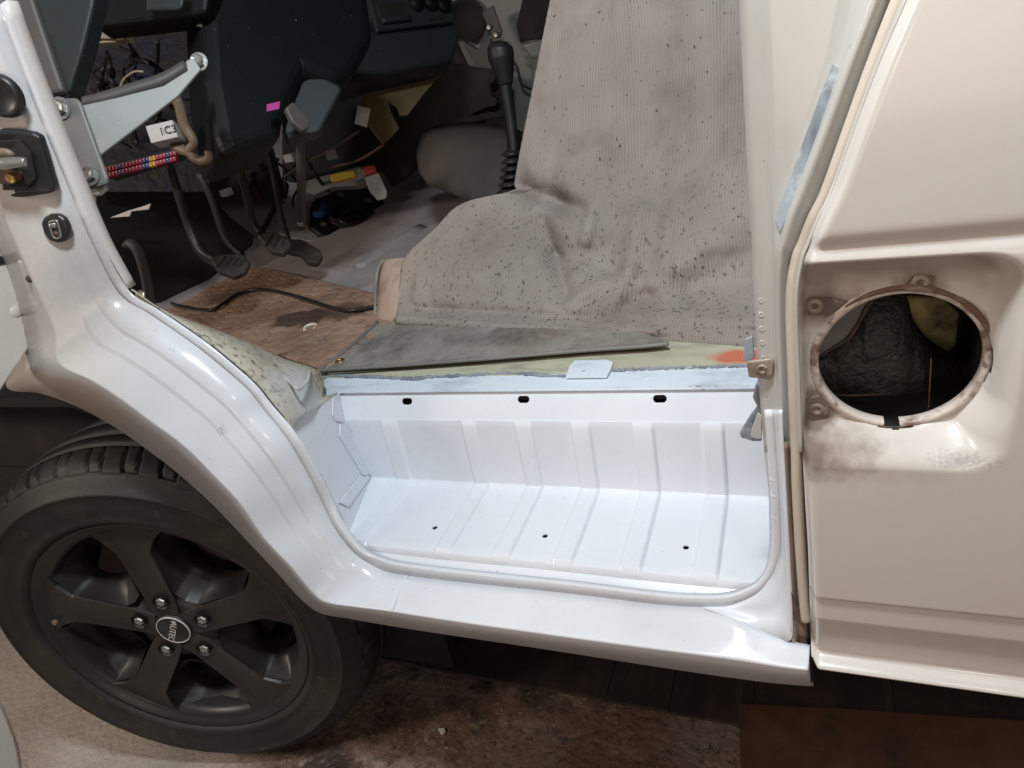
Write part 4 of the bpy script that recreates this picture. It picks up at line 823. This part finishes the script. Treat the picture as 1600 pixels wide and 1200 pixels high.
tyre_prof = [(.176, -.09), (.214, -.018), (.221, -.003), (.2245, .004), (.228, .0075), (.231, .0078), (.233, .0086), (.2345, .0078), (.245, .0105), (.262, .0125), (.276, .0105), (.2775, .0118), (.2795, .0118), (.281, .0098), (.290, .005), (.298, -.002), (.3005, -.0035), (.302, -.0062), (.304, -.0058), (.307, -.0095), (.3086, -.0115), (.3094, -.0128), (.3145, -.021), (.3185, -.032), (.3208, -.0425), (.3214, -.047), (.3145, -.0475), (.3145, -.0525), (.3220, -.053), (.3232, -.062), (.3240, -.074), (.3165, -.0745), (.3165, -.081), (.3244, -.0815), (.325, -.098), (.325, -.112), (.3175, -.1125), (.3175, -.119), (.3242, -.1195), (.322, -.15), (.314, -.17), (.29, -.19), (.21, -.175)]
def tread(r, h, a):
    k = 36; ph = (a / (2 * math.pi) * k + h * 6) % 1.0; d = 0
    if -.047 < h < -.009:
        dd_ = min(abs(ph - .30), abs(ph - .70))
        if dd_ < .042 or (h > -.0125 and .30 < ph < .70): d = .0050 * min(1, (-.005 - h) / .006)
    return r - d
wlathe('tyre', tyre_prof, M_tyre, WH, n=1296, disp=tread)
# spokes: five broad faceted arms
for k in range(5):
    a = math.radians(158 + 72 * k)
    top = [(.030, .0215, -.010), (.070, .0250, -.010), (.120, .0262, -.008), (.160, .0272, -.006), (.184, .0430, -.0055), (.2065, .060, -.0075)]
    bot = [(.030, .024, -.030), (.070, .027, -.030), (.120, .029, -.028), (.160, .0312, -.026), (.184, .047, -.024), (.2065, .064, -.022)]
    top2 = [(u, v_ * .55, h - (.0035 if 1 <= i <= 4 else .001)) for i, (u, v_, h) in enumerate(top)]
    secs = []
    for i in range(6):
        (u, v_, h), (u2, v2, h2), (u3, v3, h3) = top[i], bot[i], top2[i]
        cu = lambda uu, vv: (math.sqrt(max(uu * uu - vv * vv, 0)) if i == 5 else uu)
        secs.append([wl_(cu(u2, v2), -v2, h2, a), wl_(cu(u, v_), -v_, h, a), wl_(cu(u3, v3), -v3, h3, a), wl_(cu(u3, 0), 0, h3 - .0005, a), wl_(cu(u3, v3), v3, h3, a), wl_(cu(u, v_), v_, h, a), wl_(cu(u2, v2), v2, h2, a)])
    v = [p for s in secs for p in s]
    so = mesh('spoke', v, [(i * 7 + j, i * 7 + j + 1, (i + 1) * 7 + j + 1, (i + 1) * 7 + j) for i in range(5) for j in range(6)], M_alloy, WH, False); bevel(so, .0012, 2, 12)
    for p in so.data.polygons: p.use_smooth = True
    # dished web between two spokes with its oval window
    aa = a + math.radians(36); half = [(.073, 0), (.080, .255), (.161, .455), (.2025, .335), (.2040, .17), (.2040, 0)]
    loop = half + [(q, -t) for q, t in half[-2:0:-1]]
    lp_ = [np.array([q * math.cos(t), q * math.sin(t)]) for q, t in loop + [loop[0]]]
    pts = [lp_[i] + (lp_[i + 1] - lp_[i]) * (t / 7) for i in range(len(lp_) - 1) for t in range(7)]
    cen = np.array([.147, 0]); rings = []
    for f_, hh in ((1.0, -.0105), (.985, -.0135), (.80, -.030), (.62, -.043), (.56, -.049), (.55, -.060)):
        rg = []
        for p in pts:
            d = p - cen; an = math.atan2(d[1], d[0]); ov = np.array([.040 * math.cos(an), .058 * math.sin(an)])
            k_ = 1 if f_ > .99 else (f_ - .55) / .45; q = cen + d * k_ + ov * (1 - k_); rg.append(wl_(q[0], q[1], hh, aa))
        rings.append(rg)
    n_ = len(pts); mesh('rim_web', [p for rg in rings for p in rg], [(i * n_ + j, i * n_ + (j + 1) % n_, (i + 1) * n_ + (j + 1) % n_, (i + 1) * n_ + j) for i in range(len(rings) - 1) for j in range(n_)], M_alloy, WH)
    c = wl_(.0575, 0, -.010, a)
    lathe('bolt_well', [(.0118, .0016), (.0106, .0004), (.0100, -.010), (.0001, -.0105)], c, WN, M_black, WH, n=24)
    bolt('wheel_bolt', c - WN * .010, WN, .0078, M_steel, WH, h=.011)
wlathe('hub_face', [(.0001, -.012), (.030, -.012), (.036, -.0125), (.064, -.016), (.078, -.040), (.080, -.06)], M_alloy, WH, n=64)
cc = wlathe('centre_cap', [(.0001, -.0075), (.026, -.0078), (.0282, -.0088), (.0290, -.012)], M_black, WH, n=64)
wlathe('cap_ring', [(.0262, -.0074), (.0266, -.0066), (.0276, -.0068), (.0279, -.0084)], M_ltag, WH, n=64)
ca_ = math.radians(-121); tx = WU * math.cos(ca_) + WV * math.sin(ca_); ty = np.cross(WN, tx); t0 = WC + WN * -.0060 - ty * .001
def wtext(s, size, at, sx=1.0): return text('cap_lettering', s, size, M_ltag, WH, Matrix(((tx[0] * sx, ty[0], WN[0], at[0]), (tx[1] * sx, ty[1], WN[1], at[1]), (tx[2] * sx, ty[2], WN[2], at[2]), (0, 0, 0, 1))))
wtext('AUTEC', .0135, t0 + tx * .002)
def star(c, r):
    pts = []
    for i in range(10):
        t = math.pi / 5 * i + math.pi / 2; rr = r if i % 2 == 0 else r * .35; pts.append(c + tx * rr * math.cos(t) * 1.3 + ty * rr * math.sin(t))
    return slab('cap_emblem', pts, WN, .0004, M_ltag, WH, 0)
star(t0 - tx * .0185 + ty * .001, .0035)
wlathe('brake_disc', [(.05, -.085), (.135, -.085), (.135, -.105), (.05, -.105)], M_disc, WH, n=48)
slab('brake_caliper', [wp(r, a, -.062) for r, a in ((.10, 1.9), (.165, 1.85), (.17, 2.2), (.165, 2.65), (.10, 2.6), (.095, 2.25))], WN, .05, M_disc, WH, .008, 3)
bolt('valve_stem', wp(.196, math.radians(168), -.004), WN, .0045, M_pipe, WH, h=.004)
bx('suspension_arm', (-.95, .20, .24), (-.70, .50, .34), M_void, VAN, .02)
# dark wheel house behind the tyre
ao_ = [WC + np.array([math.cos(math.radians(t)) * .42, 0, math.sin(math.radians(t)) * .40 + .02]) for t in range(-30, 215, 10)]
whr = [np.array([p + np.array([0, .012 + d, 0]) for p in ao_]) for d in (.0, .10, .30)]
arch_r = np.array([at_y(*p) for p in rL[4:16]])
def low(P, zc): return np.array([[p[0], p[1], min(p[2], zc)] for p in P])
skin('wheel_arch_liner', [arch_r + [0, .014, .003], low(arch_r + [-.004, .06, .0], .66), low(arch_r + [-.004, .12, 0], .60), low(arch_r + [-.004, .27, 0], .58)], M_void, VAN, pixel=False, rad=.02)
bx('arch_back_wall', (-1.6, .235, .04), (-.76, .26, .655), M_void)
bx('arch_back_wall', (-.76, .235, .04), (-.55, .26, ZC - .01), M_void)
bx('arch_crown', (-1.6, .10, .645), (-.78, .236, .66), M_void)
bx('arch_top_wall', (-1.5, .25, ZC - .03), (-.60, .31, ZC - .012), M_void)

# ------------------------------------------------------------------ fabric cover over the seat
colsN = 9
def crow(l, r, yl, yr, bow=0): return [(l[0] + (r[0] - l[0]) * t, l[1] + (r[1] - l[1]) * t, yl + (yr - yl) * t) for t in np.linspace(0, 1, colsN)]
CR = [crow((930, -330), (1165, -330), .72, .67), crow((895, -170), (1172, -170), .69, .635), crow((868, -40), (1180, -40), .66, .60), crow((858, 10), (1180, 10), .65, .585), crow((836, 120), (1185, 120), .62, .55), crow((815, 225), (1188, 225), .58, .51), crow((804, 285), (1190, 275), .56, .48),
      crow((801, 298), (1190, 300), .553, .465), crow((721, 319), (1192, 335), .545, .445), crow((680, 357), (1192, 385), .52, .42), crow((633, 403), (1192, 430), .49, .395), crow((624, 455), (1192, 470), .45, .36), crow((622, 482), (1192, 500), .425, .325), crow((620, 497), (1192, 522), .405, .305), crow((622, 507), (1192, 538), .403, .298), crow((628, 512), (1192, 549), .412, .306)]
W_ = [catmull([at_y(*p) for p in r], 22) for r in CR]
cols = np.array(W_).transpose(1, 0, 2); cols = np.array([catmull(c, 12) for c in cols])       # [N][M][3]
NC, NM = cols.shape[:2]
def proj(p):
    d = R3.T @ (p - CAM); return 800 + F * d[0] / d[2], 600 + F * d[1] / d[2]
folds = [((800, 290), (870, 316), 16, -.018), ((870, 316), (925, 330), 16, -.016), ((820, 262), (905, 300), 28, .010), ((845, 345), (862, 400), 13, -.013), ((862, 400), (885, 465), 13, -.013), ((880, 350), (905, 420), 18, .011), ((925, 330), (915, 375), 12, .013), ((900, 400), (985, 420), 34, -.018), ((1000, 330), (985, 420), 16, .012), ((985, 420), (945, 500), 15, .014), ((890, 472), (945, 440), 10, .012), ((945, 500), (1010, 470), 20, -.017), ((1010, 470), (1190, 440), 25, -.015), ((960, 508), (1190, 507), 14, .012), ((1010, 470), (1180, 330), 40, .013), ((1080, 440), (1190, 380), 30, -.012), ((900, 260), (925, 0), 45, .010), ((1010, 300), (1030, 0), 50, -.014), ((1110, 300), (1090, 0), 45, .014), ((700, 420), (790, 400), 60, .014), ((1040, 420), (1046, 350), 12, .007), ((760, 340), (830, 370), 25, -.008), ((660, 440), (650, 490), 16, .008), ((650, 483), (1192, 516), 11, -.010)]
v = []
for i in range(NC):
    for j in range(NM):
        p = cols[i, j]; x, y = proj(p); d = 0
        for (ax, ay), (bx_, by), wd, am in folds:
            ux_, uy_ = bx_ - ax, by - ay; l2 = ux_ * ux_ + uy_ * uy_; t = min(1, max(0, ((x - ax) * ux_ + (y - ay) * uy_) / l2))
            q = math.hypot(x - ax - ux_ * t, y - ay - uy_ * t) / wd
            if q < 3: d += am * math.exp(-q * q)
        edge = min(1, i / 10) * min(1, (NM - 1 - j) / 18)
        d += .006 * noise.fractal(Vector((p[0] * 14, p[1] * 14, p[2] * 14)), 1.0, 2.0, 3)
        d += .0012 * noise.noise(Vector((p[0] * 70, p[1] * 70, p[2] * 70)))
        v.append(p + np.array([.10, -.95, .28]) * d * edge * 1.0)
def dirty_low(N, L, tc):
    """splashed dirt that thins out above the seat base"""
    zf = axis_mask(2, .84, .66, 20, .10)(N, L, tc)
    mp = N.new('ShaderNodeMapping'); mp.inputs['Scale'].default_value = (1, 1, .5); L.new(tc.outputs['Object'], mp.inputs[0])
    nz = N.new('ShaderNodeTexNoise'); nz.inputs['Scale'].default_value = 170; nz.inputs['Detail'].default_value = 4; L.new(mp.outputs[0], nz.inputs[0])
    mr = N.new('ShaderNodeMapRange'); mr.inputs[1].default_value = .60; mr.inputs[2].default_value = .68; mr.inputs[4].default_value = .78; L.new(nz.outputs[0], mr.inputs[0])
    m = N.new('ShaderNodeMath'); m.operation = 'MULTIPLY'; L.new(zf, m.inputs[0]); L.new(mr.outputs[0], m.inputs[1]); return m.outputs[0]
M_cover = mat('stained grey fabric', (.335, .295, .265), .95, layers=(((.235, .20, .178), 3.5, .38, .68, .75, 3), ((.40, .37, .34), 6, .54, .76, .6, 3), ((.14, .112, .097), 7, .57, .84, .85, 8), ((.185, .152, .132), 24, .54, .78, .5, 9, (1, 1, .6)), ((.05, .042, .037), 190, .715, .745, .85, 1, (1, 1, .5))), spec=.15)
overlay(M_cover, (.07, .056, .05), lambda N, L, tc: dirty_low(N, L, tc))
# fleck density grows towards the floor, the weave is a fine ribbed knit
ntc = M_cover.node_tree; Nn = ntc.nodes; Ln = ntc.links
tcn = Nn[M_cover['tc']]
wv1 = Nn.new('ShaderNodeTexWave'); wv1.wave_type = 'BANDS'; wv1.bands_direction = 'X'; wv1.inputs['Scale'].default_value = 82; wv1.inputs['Distortion'].default_value = 2.2; wv1.inputs['Detail Scale'].default_value = 6; wv1.inputs['Detail'].default_value = 2
mpn = Nn.new('ShaderNodeMapping'); mpn.inputs['Rotation'].default_value = (0, .12, .25); Ln.new(tcn.outputs['Object'], mpn.inputs[0]); Ln.new(mpn.outputs[0], wv1.inputs[0])
nzb = Nn.new('ShaderNodeTexNoise'); nzb.inputs['Scale'].default_value = 420; nzb.inputs['Detail'].default_value = 2; Ln.new(tcn.outputs['Object'], nzb.inputs[0])
adb = Nn.new('ShaderNodeMath'); adb.operation = 'MULTIPLY_ADD'; adb.inputs[1].default_value = 1.2; Ln.new(nzb.outputs[0], adb.inputs[0]); Ln.new(wv1.outputs['Fac'], adb.inputs[2])
bpn = Nn.new('ShaderNodeBump'); bpn.inputs['Strength'].default_value = .5; bpn.inputs['Distance'].default_value = .0006; Ln.new(adb.outputs[0], bpn.inputs['Height']); Ln.new(bpn.outputs[0], Nn['Principled BSDF'].inputs['Normal'])
mx = Nn.new('ShaderNodeMix'); mx.data_type = 'RGBA'; mx.blend_type = 'MULTIPLY'; mx.inputs[0].default_value = .30
bcs = Nn['Principled BSDF'].inputs['Base Color'].links[0].from_socket
Ln.new(bcs, mx.inputs[6]); crw = Nn.new('ShaderNodeMapRange'); crw.inputs[3].default_value = .55; crw.inputs[4].default_value = 1.1; Ln.new(wv1.outputs['Fac'], crw.inputs[0]); Ln.new(crw.outputs[0], mx.inputs[7]); Ln.new(mx.outputs[2], Nn['Principled BSDF'].inputs['Base Color'])
cover = mesh('fabric_cover', v, grid_faces(NC, NM), M_cover, None); solid(cover, .002, 0)
tag(cover, 'stained grey knitted fabric cover draped over the driver seat', 'fabric cover')
hemp = catmull([at_y(x, y, yy) for x, y, yy in ((622, 500, .402), (700, 506, .388), (800, 513, .371), (900, 520, .353), (1000, 527, .335), (1100, 533, .318), (1195, 539, .301))], 14)
hemp = hemp + np.array([[0, 0, .0016 * noise.noise(Vector((p[0] * 30, 2, 1)))] for p in hemp])
tube('rolled_hem', hemp, [.0085 + .0012 * noise.noise(Vector((i * .35, 0, 5))) for i in range(len(hemp))], M_cover, cover, n=16, spline=False)
M_lin = mat('cover lining', (.40, .30, .24), .85, layers=(((.16, .11, .09), 16, .5, .7, .7),), bumps=((200, .3, .001),))  # lining; its warm tone carries the orange light inside the fold
cf = [[(634, 403, .492), (628, 440, .462), (620, 490, .42), (612, 505, .415), (628, 512, .413)], [(612, 404, .50), (604, 440, .48), (602, 480, .45), (598, 498, .43), (605, 512, .42)], [(598, 408, .51), (589, 440, .50), (587, 480, .47), (588, 500, .44), (598, 512, .425)]]
skin('folded_end', cf, M_lin, cover, sub=8, rad=.01, thick=.002)
tube('piped_hem', [at_y(x, y, yy) for x, y, yy in ((600, 405, .508), (590, 425, .50), (587, 470, .475), (589, 500, .44), (606, 512, .42))], .003, M_felt, cover, n=8)
# seat the cover hides
bx('seat_base', (-.12, .70, ZC), (.16, 1.05, .95), M_shell, VAN, .02)

# ------------------------------------------------------------------ garage floor
M_ground = mat('stained concrete', (.27, .22, .185), .85, layers=(((.19, .10, .065), 3.5, .40, .60, .8), ((.035, .026, .022), 6.5, .46, .62, .92, 8), ((.38, .30, .24), 30, .54, .68, .6, 8), ((.04, .032, .028), 70, .56, .64, .7, 6), ((.55, .48, .42), 170, .66, .70, .7, 3)), bumps=((14, .4, .01), (90, .7, .005), (320, .6, .0015)), rvar=(5, .30, .9))
overlay(M_ground, (.53, .49, .43), spot_mask(at_z(20, 1150, ZG), .30, .62, 6, .16, amt=.82))  # lit ground before the wheel, painted in as a paler patch
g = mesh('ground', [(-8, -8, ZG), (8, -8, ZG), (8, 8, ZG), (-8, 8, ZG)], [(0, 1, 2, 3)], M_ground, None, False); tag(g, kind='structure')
M_plank = mat('oily pit boards', (.045, .031, .025), .75, layers=(((.11, .062, .042), 5, .50, .70, .7, 8), ((.025, .018, .015), 8, .45, .68, .8, 6, (3, .4, 1)), ((.13, .08, .05), 14, .56, .74, .6, 6, (4, .4, 1))), bumps=((50, .4, .003),))
ge_y = at_z(800, 1070, ZG)[1]
xa = at_z(470, 1060, ZG)[0]; jx = [-1.0, xa - .1, at_z(640, 1065, ZG)[0], at_z(959, 1050, ZG)[0], at_z(1055, 1060, ZG)[0], at_z(1180, 1070, ZG)[0], .12, .35, .60]
for a, b in zip(jx[:-1], jx[1:]):
    bx('plank', (a + .0004, ge_y + random.uniform(-.003, .003), ZG), (b - .0004, ge_y + 1.3, ZG + .005 + random.uniform(0, .0015)), M_plank, g, .0008)
M_sheet = mat('rust orange sheet', (.135, .064, .034), .75, layers=(((.04, .026, .021), 5, .40, .64, .9, 8), ((.20, .095, .045), 9, .55, .75, .6)), bumps=((70, .25, .002),))
sh = flat('metal_sheet', [(1153, 1099), (1290, 1105), (1640, 1128), (1760, 1400), (1168, 1400)], ZG + .0085, .0078, M_sheet, None, .001)
tag(sh, 'rusty orange brown flat sheet lying on the garage floor under sill', 'sheet')
def flake(name, pix, label):
    o = flat(name, pix, ZG + .004, .003, M_ltag, None, .0006); tag(o, label, 'scrap')
flake('paint_flake', [(942, 1088), (950, 1086), (956, 1082), (959, 1089), (953, 1094)], 'pale torn scrap near the dark boards on garage floor')
flake('paint_flake', [(684, 1138), (694, 1137), (696, 1143), (690, 1148)], 'small square pale scrap on the dark oil stain')
lathe('washer', [(.0030, .0002), (.0042, .0012), (.0052, .0002)], at_z(826, 1153, ZG + .001), up, M_rust, None, n=20, a0=-1.4, a1=2.0)
tag(bpy.data.objects['washer'], 'small dark curved metal ring piece on concrete near oil stain', 'ring')
